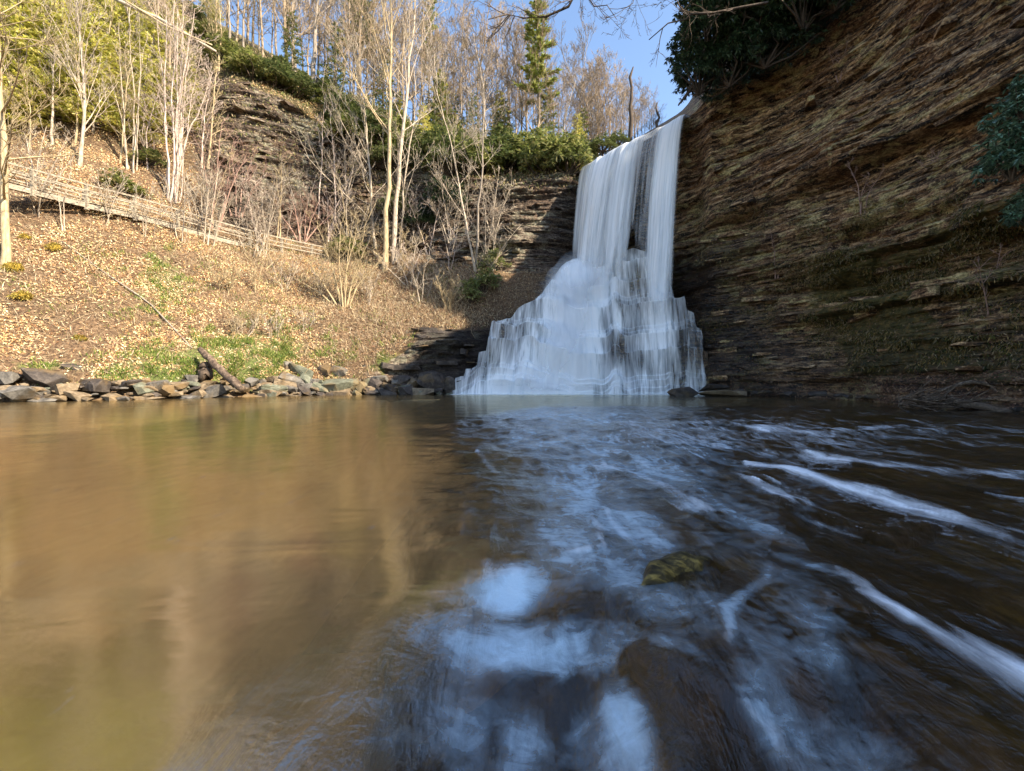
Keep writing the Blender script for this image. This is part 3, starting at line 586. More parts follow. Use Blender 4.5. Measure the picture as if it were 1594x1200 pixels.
Ys = Ys + 0.55 * noise(uM * .7, zs * .25, 0, 31) * np.clip(zs, 0, 1) * (1 - np.clip(gs, 0, 1) ** 3)
Ys2 = Ys + 0.10 * fbm(uM * 2.4, zl * 2.0, 0, 3, 30)
sM = ((cpx - CX) / F)[:, None]
Xs = sM * Ys2
# left-hand closure is the dark bank; the mound is part of the terrain
GM = np.stack([Xs, Ys2, zs], -1)
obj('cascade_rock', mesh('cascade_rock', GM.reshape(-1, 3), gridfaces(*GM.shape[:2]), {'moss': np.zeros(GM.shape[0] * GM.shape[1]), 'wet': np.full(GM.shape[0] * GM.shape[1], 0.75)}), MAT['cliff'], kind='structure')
def smooth_rows(A, n):
    ker = np.hanning(n + 2)[1:-1]; ker /= ker.sum(); P = np.pad(A, ((0, 0), (n // 2, n // 2)), 'edge')
    return sum(ker[i] * P[:, i:i + A.shape[1]] for i in range(n))
Yk = smooth_rows(Ys, 5) - 0.07; Zk = smooth_rows(zs, 5) + 0.04
Yk += -0.16 * (0.5 + 0.5 * fbm(uM * 1.6, zl * 0.35, 0, 3, 33)); Zk[:, 0] = -0.1
GK = np.stack([sM * Yk, Yk, Zk], -1); kx, ky = proj(GK)
def G2(cx, cy, rx, ry, s, ang=0):
    ca, sa = math.cos(math.radians(ang)), math.sin(math.radians(ang)); dx = kx - cx; dy = ky - cy
    return s * np.exp(-(((dx * ca + dy * sa) / rx) ** 2 + ((-dx * sa + dy * ca) / ry) ** 2))
dens = 0.36 + G2(900, 470, 55, 80, .6, 20) + G2(870, 560, 110, 60, .55, -12) + G2(800, 600, 90, 22, .5) + G2(960, 590, 150, 20, .30) + G2(1030, 520, 26, 70, .42) + G2(1000, 500, 60, 16, .15) + G2(940, 430, 20, 50, .35, 12) + G2(980, 400, 34, 10, .35) + G2(900, 500, 40, 120, .3)
dens += - G2(985, 450, 14, 26, .28) - G2(965, 478, 14, 14, .2) - G2(963, 540, 24, 28, .50, 20) - G2(745, 575, 36, 30, .22) - G2(790, 520, 30, 25, .18) - G2(1078, 545, 22, 60, .36) - G2(1000, 560, 30, 30, .2) - G2(1035, 590, 25, 20, .25) - G2(850, 505, 24, 40, .16, -30) - G2(940, 500, 14, 20, .25)
dens = dens + 0.22 * sstep(.42, .6, f) * (1 - sstep(.9, 1, f)) + 0.12
arc = np.cumsum(np.concatenate([np.zeros((len(cpx), 1)), np.hypot(np.diff(Yk, axis=1), np.diff(Zk, axis=1))], 1), 1)
flow = np.stack([uM + 0.10 * (arc[:, -1:] - arc) * np.clip((870 - kx) / 80, -0.6, 1.3) , arc, 0 * arc], -1)
edgef = sstep(698, 712, kx) * (1 - sstep(1094, 1106, kx)); dens = np.clip(dens, 0.12, 1.3) * edgef - 0.3 * (1 - edgef)
fall = empty('waterfall', (6, 33, 0), 'tall silky white waterfall dropping from the cliff lip and spreading over stepped rock', 'waterfall')
fl0 = np.array([6, 33, 0.])
obj('cascade_water', mesh('cascade_water', (GK - fl0).reshape(-1, 3), gridfaces(*GK.shape[:2]), {'dens': dens.ravel(), 'flow': flow.reshape(-1, 3)}), MAT['cascade_water'], fall)
LN = np.array([-0.80, -0.60])
def sheet(name, a0, a1, throw0, throw1, zb, d0, edge=0.18, layers=1, spread=0.0, seed=0, mid=None):
    nu, nv = 44, 90
    for ly in range(layers):
        s = np.linspace(0, 1, nu)[:, None]; v = np.linspace(0, 1, nv)[None]
        al = a0 + (a1 - a0) * s
        P = LIP_A + (LIP_B - LIP_A) * al[..., None]
        thr = throw0 + (throw1 - throw0) * s
        zbot = zb(al) if callable(zb) else zb
        ztop = LIP_Z + 0.10 + 0.12 * noise(al * 25, 0)
        # approach: first 6% runs flat from behind the lip
        w = np.clip((v - 0.06) / 0.94, 0, 1)
        out = thr * np.sqrt(w) * 1.0 - 1.2 * np.clip((0.06 - v) / 0.06, 0, 1) + ly * 0.16
        zz = ztop - (ztop - zbot) * w ** 1.25
        lat = spread * (s - 0.5) * w * 2
        out = out + 0.14 * noise(s * (a1 - a0) * 22, w * 2.5, 0, seed + 3 + ly)
        Xp = P[..., 0] + LN[0] * out + 0.6 * lat; Yp = P[..., 1] + LN[1] * out - 0.8 * lat
        U = (al * 10.4) * (1 - 0.0 * w) + 0 * v + ly * 13.1 + seed * 3.7; Vv = (ztop - zz) + 0 * s
        d = d0 * (1.0 + 0.25 * (1 - w)) + 0 * s
        if mid is not None: d = d + mid(al, w)
        ed = sstep(0, edge, s) * sstep(0, edge, 1 - s)
        d = d * ed - 0.45 * (1 - ed) - 0.25 * sstep(0.93, 1.0, v)
        obj(name, mesh(name, np.stack([Xp + 0 * v, Yp + 0 * v, zz + 0 * s], -1).reshape(-1, 3) - fl0, gridfaces(nu, nv), {'dens': (d + 0 * s).ravel(), 'flow': np.stack([U + 0 * v, Vv, 0 * Vv], -1).reshape(-1, 3)}), MAT['falling_water'], fall)
bot = lambda al: np.interp(al, [0, .25, .5, .7, .85, 1], [10.6, 6.6, 7.8, 10.3, 4.2, 4.0])
dpro = lambda al, w: np.interp(al + 0.012 * w * np.sin(al * 40), [-.02, .06, .12, .2, .34, .44, .48, .56, .64, .70, .79, .86, .96, 1.0, 1.04], [.34, .48, .44, .80, .95, .66, .40, .80, .50, .27, .20, .84, .92, .30, .12]) - 0.10 * w * (np.abs(al - .74) < .07)
tpro = lambda al: np.interp(al, [-.02, .1, .3, .5, .65, .8, .9, 1.04], [1.3, 1.7, 2.9, 2.7, 2.1, 2.1, 2.1, 1.6])
def curtain(name, a0, a1, extra, dmul, dadd, seed, nu):
    nv = 110; s_ = np.linspace(0, 1, nu)[:, None]; w = np.linspace(-0.06, 1, nv)[None]; al = a0 + (a1 - a0) * s_; P = LIP_A + (LIP_B - LIP_A) * al[..., None]
    wc = np.clip(w, 0, 1); zt = LIP_Z + 0.12 + 0.10 * noise(al * 22, 0, 0, 2); zb_ = bot(al); zz = zt - (zt - zb_) * wc ** 1.35
    out = tpro(al) * wc ** 0.62 + np.minimum(w, 0) / 0.06 * 1.3 + extra * wc ** .5 + 0.16 * noise(al * 20, wc * 1.6, 0, seed) * wc ** .5
    X_ = P[..., 0] + LN[0] * out; Y_ = P[..., 1] + LN[1] * out
    d = dpro(al, wc) * dmul + dadd + 0.12 * (1 - wc); ed = sstep(0, .06, s_) * sstep(0, .06, 1 - s_); d = d * ed - .5 * (1 - ed) - 0.9 * sstep(.78, 1, wc + .08 * noise(al * 30, 0.0, 0, seed)) - 0.12 * sstep(.3, 0, np.minimum(s_, 1 - s_) * 6) * wc
    obj(name, mesh(name, np.stack([X_ + 0 * w, Y_ + 0 * w, zz + 0 * s_], -1).reshape(-1, 3) - fl0, gridfaces(nu, nv), {'dens': (d + 0 * s_).ravel(), 'flow': np.stack([al * 10.4 + 0 * w + seed * 0.37, zt - zz + 0 * s_, 0 * zz + 0 * s_], -1).reshape(-1, 3)}), MAT['falling_water'], fall)
curtain('water_sheet', -0.02, 1.03, 0.0, 1.0, 0.0, 1, 200)
curtain('water_sheet', 0.0, 1.01, 0.28, 1.0, -0.06, 2, 200)
curtain('water_sheet', 0.14, 0.68, 0.6, 1.0, -0.10, 3, 110)
curtain('water_sheet', 0.82, 1.0, 0.3, 1.0, 0.0, 4, 50)
# the veil of spray that hides the steps under the main stream
nvv = 81
Yv = smooth_rows(Ys, nvv) - 0.55 + 0.25 * fbm(uM * .8, zl * .25, 0, 3, 44); Zv = smooth_rows(zs, nvv) + 0.35; GV = np.stack([sM * Yv, Yv, Zv], -1); kx, ky = proj(GV)
dv = G2(900, 415, 62, 26, .62, -8) + G2(893, 450, 34, 75, .95, 14) + G2(868, 545, 38, 62, .75, 22) + G2(840, 600, 50, 16, .5) + G2(1028, 470, 17, 55, .70) - 0.26
dv = dv * edgef - .3 * (1 - edgef)
obj('spray_veil', mesh('spray_veil', (GV - fl0).reshape(-1, 3), gridfaces(*GV.shape[:2]), {'dens': dv.ravel(), 'flow': (flow * np.array([.5, .5, 1]) + np.array([7, 0, 0])).reshape(-1, 3)}), MAT['spray'], fall)
Yv = smooth_rows(Ys, nvv) - 1.9 + 0.3 * fbm(uM * .8, zl * .25, 0, 3, 45); GV = np.stack([sM * Yv, Yv, Zv + .4], -1); kx, ky = proj(GV)
dv = G2(902, 425, 52, 34, .85, -10) + G2(1026, 462, 20, 36, .62) + G2(880, 604, 150, 9, .62) + G2(1010, 606, 70, 7, .45) + G2(850, 480, 30, 40, .35, 30) - 0.24
obj('spray_veil', mesh('spray_veil', (GV - fl0).reshape(-1, 3), gridfaces(*GV.shape[:2]), {'dens': (dv * edgef - .3 * (1 - edgef)).ravel(), 'flow': (flow * np.array([.5, .5, 1]) + np.array([17, 3, 0])).reshape(-1, 3)}), MAT['spray'], fall)

# ------------------------------------------------------------------ woody plants
rnd = random.Random(11)
def tubes(lines, off=(0, 0, 0)):
    """lines: (pts (n,3), radii (n,), sides) -> V, F"""
    Vs, Fs = [], []; base = 0
    off = np.asarray(off, float)
    for pts, rad, ns in lines:
        pts = np.asarray(pts, float) - off; n = len(pts)
        t = np.gradient(pts, axis=0); t /= np.linalg.norm(t, axis=1, keepdims=True) + 1e-9
        ref = np.array([1., 0, 0]) if abs(t[0, 0]) < 0.8 else np.array([0, 1., 0])
        s = np.cross(t, ref); s /= np.linalg.norm(s, axis=1, keepdims=True) + 1e-9; b = np.cross(t, s)
        an = np.arange(ns) * 2 * math.pi / ns
        ring = pts[:, None] + (s[:, None] * np.cos(an)[None, :, None] + b[:, None] * np.sin(an)[None, :, None]) * np.asarray(rad)[:, None, None]
        Vs.append(ring.reshape(-1, 3))
        i = np.arange(n - 1)[:, None] * ns; j = np.arange(ns)[None]; j2 = (j + 1) % ns
        Fs.append((np.stack([i + j, i + j2, i + ns + j2, i + ns + j], -1).reshape(-1, 4)) + base); base += n * ns
    return np.concatenate(Vs), np.concatenate(Fs)
def unit(v): v = np.asarray(v, float); return v / (np.linalg.norm(v) + 1e-9)
def rdir(r): return unit([r.gauss(0, 1), r.gauss(0, 1), r.gauss(0, 1)])
def wander(r, p, d, L, n, wig, up):
    pts = [np.array(p, float)]; d = unit(d)
    for i in range(n - 1):
        d = unit(d + rdir(r) * wig + np.array([0, 0, up])); pts.append(pts[-1] + d * L / (n - 1))
    return np.array(pts), d
def branchy(r, p, d, L, rad, depth, out, wig=0.16, up=0.06, kids=6, minr=0.010, ang=0.75, ratio=0.55):
    n = 5 if depth > 0 else 4
    pts, dl = wander(r, p, d, L, n, wig, up)
    rr = np.linspace(rad, max(rad * 0.3, minr * 0.7), n)
    out.append((pts, np.maximum(rr, minr * 0.7), 4 if rad > 0.03 else 3, depth))
    if depth <= 0: return
    for i in range(kids):
        t = r.uniform(0.22, 1.0); q = t * (n - 1); k = min(int(q), n - 2); pos = pts[k] + (pts[k + 1] - pts[k]) * (q - k); dd = unit(pts[k + 1] - pts[k])
        nd = unit(dd + rdir(r) * ang + np.array([0, 0, 0.12]))
        branchy(r, pos, nd, L * ratio * r.uniform(0.6, 1.15) * (1.15 - 0.5 * t), max(rad * 0.45, minr), depth - 1, out, wig, up, max(2, kids - 1), minr, ang, ratio)
def gen_tree(r, pts, rad, nb, blen, b0=0.3, elev=0.5, depth=2, kids=5, minr=0.010, wig=0.16, up=0.07, ratio=0.55, sides=8, side=None, toplen=0.45):
    """trunk along pts (control polyline); -> trunk lines, branch lines"""
    pts = np.asarray(pts, float); n = 16
    t = np.linspace(0, 1, len(pts)); tn = np.linspace(0, 1, n)
    tp = np.stack([np.interp(tn, t, pts[:, i]) for i in range(3)], 1)
    H = np.linalg.norm(pts[-1] - pts[0])
    for i in (0, 1): tp[1:, i] += np.cumsum([r.gauss(0, 0.006) for _ in range(n - 1)]) * H * 0.6
    rr = rad * 0.68 * (1.0 - 0.82 * tn ** 0.9); rr[0] *= 1.25; rr[1] *= 1.05
    trunk = [(tp, np.maximum(rr, minr), sides)]; br = []
    for i in range(nb):
        q = b0 + (1 - b0) * (i + r.random()) / nb; x = q * (n - 1); k = min(int(x), n - 2); pos = tp[k] + (tp[k + 1] - tp[k]) * (x - k)
        an = r.uniform(0, 2 * math.pi)
        if side is not None and r.random() < 0.7: an = side + r.gauss(0, 0.6)
        e = elev + r.gauss(0, 0.2) + 0.35 * q
        d = np.array([math.cos(an) * math.cos(e), math.sin(an) * math.cos(e), math.sin(e)])
        L = blen * H * (toplen + (1 - toplen) * (1 - q)) * r.uniform(0.7, 1.3)
        branchy(r, pos, d, L, max(rr[k] * 0.42, minr * 1.5), depth, br, wig, up, kids, minr, 0.75, ratio)
    return trunk, br
def make_tree(name, base, trunks, brs, bark, label, cat='tree', group=None, trunk_name='trunk', crown_name='crown', twigmat=None):
    base = np.asarray(base, float)
    T = empty(name, base, label, cat, group)
    for tr in trunks:
        V, Fc = tubes(tr, base); obj(trunk_name, mesh(trunk_name, V, Fc), MAT[bark], T)
    big = [(p, r_, s) for p, r_, s, d in brs if d >= 2]; small = [(p, r_, s) for p, r_, s, d in brs if d < 2]
    if big: V, Fc = tubes(big, base); o = obj('limbs', mesh('limbs', V, Fc), MAT[bark], T); o['kind'] = 'stuff'
    if small: V, Fc = tubes(small, base); o = obj(crown_name, mesh(crown_name, V, Fc), MAT[twigmat or bark], T); o['kind'] = 'stuff'
    return T
def poly(P):
    """(px,py,Y) list to world"""
    return np.array([W(*p) for p in P])
def tree_px(name, path, rad_px, label, bark='bark_pale', base=None, Y=None, dz=None, **kw):
    g = ground(*path[0]) if Y is None else W(path[0][0], path[0][1], Y)
    Yb = g[1]; grp = kw.pop('group', None); cat = kw.pop('cat', 'tree'); tm = kw.pop('twigmat', None)
    r = random.Random(hash((path[0][0] * 7 + path[0][1])) & 0xffff)
    pts = [W(x, y, Yb) for x, y in path]; pts[0] = g - np.array([0, 0, 0.3])
    tr, br = gen_tree(r, pts, rad_px * Yb / F, **kw)
    return make_tree(name, g, [tr], br, bark, label, cat, grp, twigmat=tm)
def clump_px(name, bpx_, bpy0, stems, rad_px, label, bark, cat='shrub', Y=None, group=None, nb=6, blen=0.22, depth=2, kids=3, **kw):
    g = ground(bpx_, bpy0) if Y is None else W(bpx_, bpy0, Y); Yb = g[1]; r = random.Random(int(bpx_ * 3 + bpy0))
    trs, brs = [], []
    for (x0, x1, y1) in stems:
        p0 = g + np.array([(x0) / F * Yb, r.uniform(-0.3, 0.3), -0.3]); Yt = Yb + r.uniform(-1.0, 1.0)
        p1 = W(bpx_ + x1, y1, Yt); pm = (p0 + p1) / 2 + np.array([r.gauss(0, .15), r.gauss(0, .1), r.gauss(0, .1)]) - np.array([(x1 - x0) / F * Yb * 0.12, 0, 0])
        tr, br = gen_tree(r, [p0, pm, p1], rad_px * Yb / F * r.uniform(0.7, 1.2), nb, blen, depth=depth, kids=kids, sides=5, **kw); trs.append(tr); brs += br
    return make_tree(name, g, trs, brs, bark, label, cat, group, trunk_name='stem', crown_name='twigs')

# ------------------------------------------------------------------ leaves
def leafmesh(name, P, D, Nn, L, Wd, cols, fold=0.25):
    """one kite of two folded triangles per leaf; P base points, D directions, Nn up normals"""
    n = len(P); D = D / (np.linalg.norm(D, axis=1, keepdims=True) + 1e-9); S = np.cross(D, Nn); S /= np.linalg.norm(S, axis=1, keepdims=True) + 1e-9; U = np.cross(S, D)
    L = np.asarray(L).reshape(-1, 1) * np.ones((n, 1)); Wd = np.asarray(Wd).reshape(-1, 1) * np.ones((n, 1))
    v0 = P; v1 = P + D * L * .5 + S * Wd * .5 + U * Wd * fold; v3 = P + D * L * .5 - S * Wd * .5 + U * Wd * fold; v2 = P + D * L
    V = np.stack([v0, v1, v2, v3], 1).reshape(-1, 3); i = np.arange(n)[:, None] * 4
    Fc = np.concatenate([i + np.array([[0, 1, 2]]), i + np.array([[0, 2, 3]])])
    return mesh(name, V, Fc, {'Col': np.repeat(cols, 4, 0)}, smooth=False)
def runit(r, n): v = r.randn(n, 3); return v / np.linalg.norm(v, axis=1, keepdims=True)
def palette(r, n, cols, jit=0.25):
    c = np.array(cols)[r.randint(0, len(cols), n)]; return np.clip(c * (1 + jit * r.randn(n, 1)), 0.004, 0.9)
RHODO = [(0.13, 0.17, 0.06), (0.18, 0.21, 0.08), (0.28, 0.29, 0.13), (0.07, 0.10, 0.04)]
RHODOY = [(0.32, 0.34, 0.11), (0.22, 0.26, 0.08), (0.46, 0.44, 0.20), (0.10, 0.13, 0.04)]
RHODOD = [(0.028, 0.055, 0.024), (0.045, 0.085, 0.035), (0.02, 0.035, 0.016), (0.06, 0.10, 0.045)]
def bush_parts(seed, rx, ry, rz, whorls, leafL, cols, droop=0.35, lumps=1.0):
    r = np.random.RandomState(seed); rr_ = random.Random(seed)
    d = runit(r, whorls); d[:, 2] = np.abs(d[:, 2]) * 1.25 - 0.3
    rad = (0.35 + 0.65 * r.rand(whorls, 1) ** 0.45) * (1 + 0.75 * lumps * fbm(d[:, 0] * 1.8, d[:, 1] * 1.8, d[:, 2] * 1.8, 3, seed)[:, None])
    Cn = d * rad * np.array([rx, ry, rz]) + np.array([0, 0, rz * 0.45])
    k = 7; P = np.repeat(Cn, k, 0); an = r.rand(len(P)) * 6.283; ax = np.repeat(d + np.array([0, 0, 0.6]), k, 0)
    D = np.stack([np.cos(an), np.sin(an), -droop + 0.35 * r.randn(len(P))], 1) + 0.35 * ax; Nn = np.tile([[0, 0, 1.0]], (len(P), 1)) + 0.4 * runit(r, len(P))
    cl = palette(r, len(P), cols) ; cl *= np.repeat(0.8 + 0.4 * r.rand(whorls, 1), k, 0)
    lm = leafmesh('leaves', P, D, Nn, leafL * (0.7 + 0.6 * r.rand(len(P))), leafL * 0.34, cl)
    lines = []
    for i in range(16):
        t = Cn[r.randint(whorls)]; m_ = t * 0.5 + np.array([0, 0, -0.1 * rz]) + r.randn(3) * 0.12 * rx
        lines.append((np.array([[0, 0, -0.2], m_, t * 0.97]), np.array([0.05, 0.032, 0.012]) * max(rx, 0.8) * 0.8, 4))
    V, Fc = tubes(lines); return lm, mesh('stems', V, Fc)
def bush(name, base, lm, sm, label, cat='shrub', group=None, rz=0, sc=(1, 1, 1), mat='leaf_waxy'):
    T = empty(name, base, label, cat, group); T.rotation_euler = (0, 0, rz); T.scale = sc
    obj('leaves', lm, MAT[mat], T); obj('stems', sm, MAT['bark_dark'], T); return T
def conifer_parts(seed, H, R, cols, nb=70, b0=0.1, tuft=0.22, per=55, droop=-0.12, gap=0.0, rad=0.14):
    r = random.Random(seed); n = np.random.RandomState(seed); lines = []; P = []; Dd = []
    tp, _ = wander(r, (0, 0, -0.3), (0, 0, 1), H + .3, 10, 0.03, 0.05)
    for i in range(nb):
        q = b0 + (1 - b0) * i / nb; z = q * H; an = i * 2.4 + r.uniform(-.4, .4); L = R * (1 - q * 0.85) * r.uniform(0.6, 1.15)
        x = q * 9; k = min(int(x), 8); p = tp[k] + (tp[k + 1] - tp[k]) * (x - k)
        pts, _ = wander(r, p, (math.cos(an), math.sin(an), 0.25), L, 5, 0.10, droop); lines.append((pts, np.linspace(0.035, 0.010, 5), 3))
        m_ = max(6, int(per * L / R)); t = 0.2 + 0.8 * n.rand(m_); xx = t * 4; kk_ = np.minimum(xx.astype(int), 3); pp = pts[kk_] + (pts[kk_ + 1] - pts[kk_]) * (xx - kk_)[:, None]
        side = np.cross(pts[-1] - pts[0], [0, 0, 1.0]); side /= np.linalg.norm(side) + 1e-9
        pp = pp + side * n.randn(m_, 1) * 0.16 * L * (1.1 - t[:, None]) + n.randn(m_, 3) * 0.03
        P.append(pp); dd = unit(pts[-1] - pts[0]) + side * n.randn(m_, 1) * 0.8 + n.randn(m_, 3) * 0.35; Dd.append(dd)
    P = np.concatenate(P); Dd = np.concatenate(Dd); nn = len(P)
    lm = leafmesh('needles', P, Dd, np.tile([[0, 0, 1.]], (nn, 1)) + 0.5 * runit(n, nn), tuft * (0.6 + 0.8 * n.rand(nn)), tuft * 0.36, palette(n, nn, cols), 0.1)
    V, Fc = tubes([(tp, np.linspace(rad, 0.02, 10), 7)]); V2, F2 = tubes(lines)
    return lm, mesh('trunk', V, Fc), mesh('branches', V2, F2)
def conifer(name, base, parts, label, group=None, rz=0, sc=1.0, bark='bark_grey', cat='tree'):
    T = empty(name, base, label, cat, group); T.rotation_euler = (0, 0, rz); T.scale = (sc,) * 3 if np.isscalar(sc) else sc
    obj('trunk', parts[1], MAT[bark], T); obj('branches', parts[2], MAT[bark], T); obj('needles', parts[0], MAT['needles'], T); return T

def landpt(px, Y):
    """point of the left land at plan position (px ray, depth Y) behind the crest"""
    az = np.degrees(np.arctan((np.array([px]) - CX) / F)); R, Z = ctrl(az); rr = Y * math.sqrt(1 + ((px - CX) / F) ** 2)
    o = np.argsort(R[0]); z = float(np.interp(rr, R[0][o], Z[0][o])); return np.array([(px - CX) / F * Y, Y, z])
# ------------------------------------------------------------------ leaf litter, grass and low growth on the bank
def scatter(G, rwt, n, seed, pxr, pyr, wfun=None):
    r = np.random.RandomState(seed); c = G[:-1, :-1]; e1 = G[1:, :-1] - c; e2 = G[:-1, 1:] - c
    ar = np.linalg.norm(np.cross(e1, e2), axis=-1); qx, qy = proj(c)
    w = ar * (qx > pxr[0]) * (qx < pxr[1]) * (qy > pyr[0]) * (qy < pyr[1]) * (1 - np.clip(rwt[:-1, :-1] * 1.8, 0, 1)) * (c[..., 1] > 2)
    if wfun is not None: w = w * wfun(qx, qy, c)
    w = w.ravel(); w = w / w.sum(); i = r.choice(len(w), n, p=w); P = c.reshape(-1, 3)[i] + e1.reshape(-1, 3)[i] * r.rand(n, 1) + e2.reshape(-1, 3)[i] * r.rand(n, 1)
    N = np.cross(e1.reshape(-1, 3)[i], e2.reshape(-1, 3)[i]); N /= np.linalg.norm(N, axis=1, keepdims=True) + 1e-9; N *= np.sign(N[:, 2:3] + 1e-6)
    return P, N, r
LIT = [(0.74, 0.58, 0.40), (0.62, 0.46, 0.29), (0.52, 0.37, 0.22), (0.42, 0.27, 0.15), (0.30, 0.17, 0.09), (0.66, 0.53, 0.38), (0.55, 0.36, 0.26), (0.20, 0.11, 0.06), (0.70, 0.60, 0.44)]
bank = lambda qx, qy, c: (1 + 1.2 * (qx < 520)) * (0.10 + 0.90 * sstep(-0.5, 0.35, fbm(c[..., 0] * .45, c[..., 1] * .45, c[..., 2] * .9, 4, 4) * 1.6)) * (qy > 130) * (c[..., 2] > 0.55)
P, N, r = scatter(GL, rw, 150000, 3, (-260, 860), (60, 612), bank)
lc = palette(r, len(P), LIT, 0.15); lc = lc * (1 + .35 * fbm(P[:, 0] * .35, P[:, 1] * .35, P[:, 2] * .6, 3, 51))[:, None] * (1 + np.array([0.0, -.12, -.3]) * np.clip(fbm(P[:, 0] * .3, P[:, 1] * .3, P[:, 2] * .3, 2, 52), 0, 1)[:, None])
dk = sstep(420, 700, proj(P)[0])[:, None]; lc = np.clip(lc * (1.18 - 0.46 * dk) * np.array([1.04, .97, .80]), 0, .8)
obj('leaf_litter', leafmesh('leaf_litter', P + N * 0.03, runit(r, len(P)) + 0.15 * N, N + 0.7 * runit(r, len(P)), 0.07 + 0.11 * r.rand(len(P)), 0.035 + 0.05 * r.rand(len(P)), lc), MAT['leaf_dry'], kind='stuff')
# green grass and moss patches
gw = lambda qx, qy, c: (np.exp(-(((qx - 380) / 110) ** 2 + ((qy - 555) / 42) ** 2)) + 0.7 * np.exp(-(((qx - 240) / 80) ** 2 + ((qy - 585) / 25) ** 2)) + 0.35 * np.exp(-(((qx - 245) / 50) ** 2 + ((qy - 440) / 70) ** 2)) + 0.7 * np.exp(-(((qx - 620) / 45) ** 2 + ((qy - 565) / 25) ** 2)) + 0.3 * np.exp(-(((qx - 60) / 60) ** 2 + ((qy - 570) / 18) ** 2)) + .03) * sstep(0.0, 0.35, fbm(c[..., 0] * 1.6, c[..., 1] * 1.6, c[..., 2] * 1.6, 3, 14)) * (c[..., 2] > 0.5)
P, N, r = scatter(GL, rw, 17000, 5, (-60, 760), (380, 612), gw)
obj('grass', leafmesh('grass', P, N * 0.6 + np.array([0, 0, .6]) + 0.6 * runit(r, len(P)), runit(r, len(P)), 0.10 + 0.20 * r.rand(len(P)), 0.025 + 0.02 * r.rand(len(P)), palette(r, len(P), [(0.14, 0.22, 0.04), (0.24, 0.30, 0.06), (0.09, 0.15, 0.03), (0.36, 0.34, 0.12)], 0.2)), MAT['leaf_dry'], kind='stuff')
dw = lambda qx, qy, c: (np.exp(-(((qx - 610) / 120) ** 2 + ((qy - 470) / 45) ** 2)) + 0.7 * np.exp(-(((qx - 690) / 60) ** 2 + ((qy - 495) / 16) ** 2)) * 2 + 0.5 * np.exp(-(((qx - 540) / 70) ** 2 + ((qy - 560) / 25) ** 2)) + 0.5 * np.exp(-(((qx - 440) / 140) ** 2 + ((qy - 400) / 30) ** 2)) + 0.2) * (c[..., 2] > 0.6)
P, N, r = scatter(GL, rw, 34000, 6, (0, 850), (300, 612), dw)
obj('dry_grass', leafmesh('dry_grass', P, N * 0.3 + np.array([0, -0.1, .3]) + 0.75 * runit(r, len(P)), runit(r, len(P)), 0.18 + 0.34 * r.rand(len(P)), 0.022 + 0.014 * r.rand(len(P)), palette(r, len(P), [(0.50, 0.40, 0.26), (0.36, 0.26, 0.16), (0.58, 0.49, 0.34), (0.27, 0.16, 0.10)], 0.2)), MAT['leaf_dry'], kind='stuff')
# broken sticks strewn over the bank
P, N, r = scatter(GL, rw, 1500, 12, (-200, 860), (150, 612), lambda qx, qy, c: 0.5 + (qx > 350))
lines = []
for i in range(len(P)):
    d = runit(r, 1)[0]; d = d - N[i] * np.dot(d, N[i]) * .8; d /= np.linalg.norm(d); L = r.uniform(.3, 1.8); q = r.uniform(.008, .022); k_ = runit(r, 1)[0] * L * .08
    lines.append((np.array([P[i] + N[i] * .06, P[i] + d * L * .5 + k_ + N[i] * .14, P[i] + d * L + N[i] * .10]), np.array([q, q * .8, q * .5]), 3))
V, Fc = tubes(lines); obj('fallen_sticks', mesh('fallen_sticks', V, Fc), MAT['bark_gold'], kind='stuff')
# forest-floor growth behind the crest and on the upper slope
fw = lambda qx, qy, c: 0.3 + (c[..., 1] < 60)
fmask = rw * 0 + (forest < 0.35)
P, N, r = scatter(GL, fmask, 36000, 8, (-200, 905), (-120, 300), fw)
obj('undergrowth', leafmesh('undergrowth', P + N * 0.1, np.array([[0, 0, .5]]) + runit(r, len(P)), N + 0.8 * runit(r, len(P)), 0.16 + 0.22 * r.rand(len(P)), 0.07 + 0.05 * r.rand(len(P)), palette(r, len(P), [(0.16, 0.17, 0.05), (0.28, 0.24, 0.10), (0.36, 0.27, 0.15), (0.07, 0.09, 0.03), (0.45, 0.36, 0.22)], 0.2)), MAT['leaf_dry'], kind='stuff')
# hanging moss and dead grass on the right cliff
mr = 1 - np.clip(moss * 1.3, 0, 1) ** 1.5
def cw(qx, qy, c): return (0.02 + (qx > 1080) * (qy < 628)) * sstep(-0.05, 0.35, noise(c[..., 0] * .9, c[..., 1] * .9, c[..., 2] * 1.6, 24)) * (c[..., 2] > 1.4)
P, N, r = scatter(GR, mr * 0.5, 26000, 9, (1080, 1900), (300, 628), cw)
out = -P * np.array([1, 1, 0]); out /= np.linalg.norm(out, axis=1, keepdims=True)
obj('hanging_moss', leafmesh('hanging_moss', P + out * 0.06, out * 0.55 + np.array([0, 0, -0.75]) + 0.55 * runit(r, len(P)), runit(r, len(P)), 0.10 + 0.20 * r.rand(len(P)), 0.02 + 0.03 * r.rand(len(P)), palette(r, len(P), [(0.17, 0.11, 0.03), (0.08, 0.08, 0.018), (0.26, 0.18, 0.07), (0.025, 0.035, 0.01), (0.26, 0.20, 0.12)], 0.25)), MAT['moss_tuft'], kind='stuff')
P, N, r = scatter(GR, mr * 0, 9000, 10, (1080, 1900), (150, 640), lambda qx, qy, c: (c[..., 2] < 1.2) * 2.0 + 0.4 * (qy > 330))
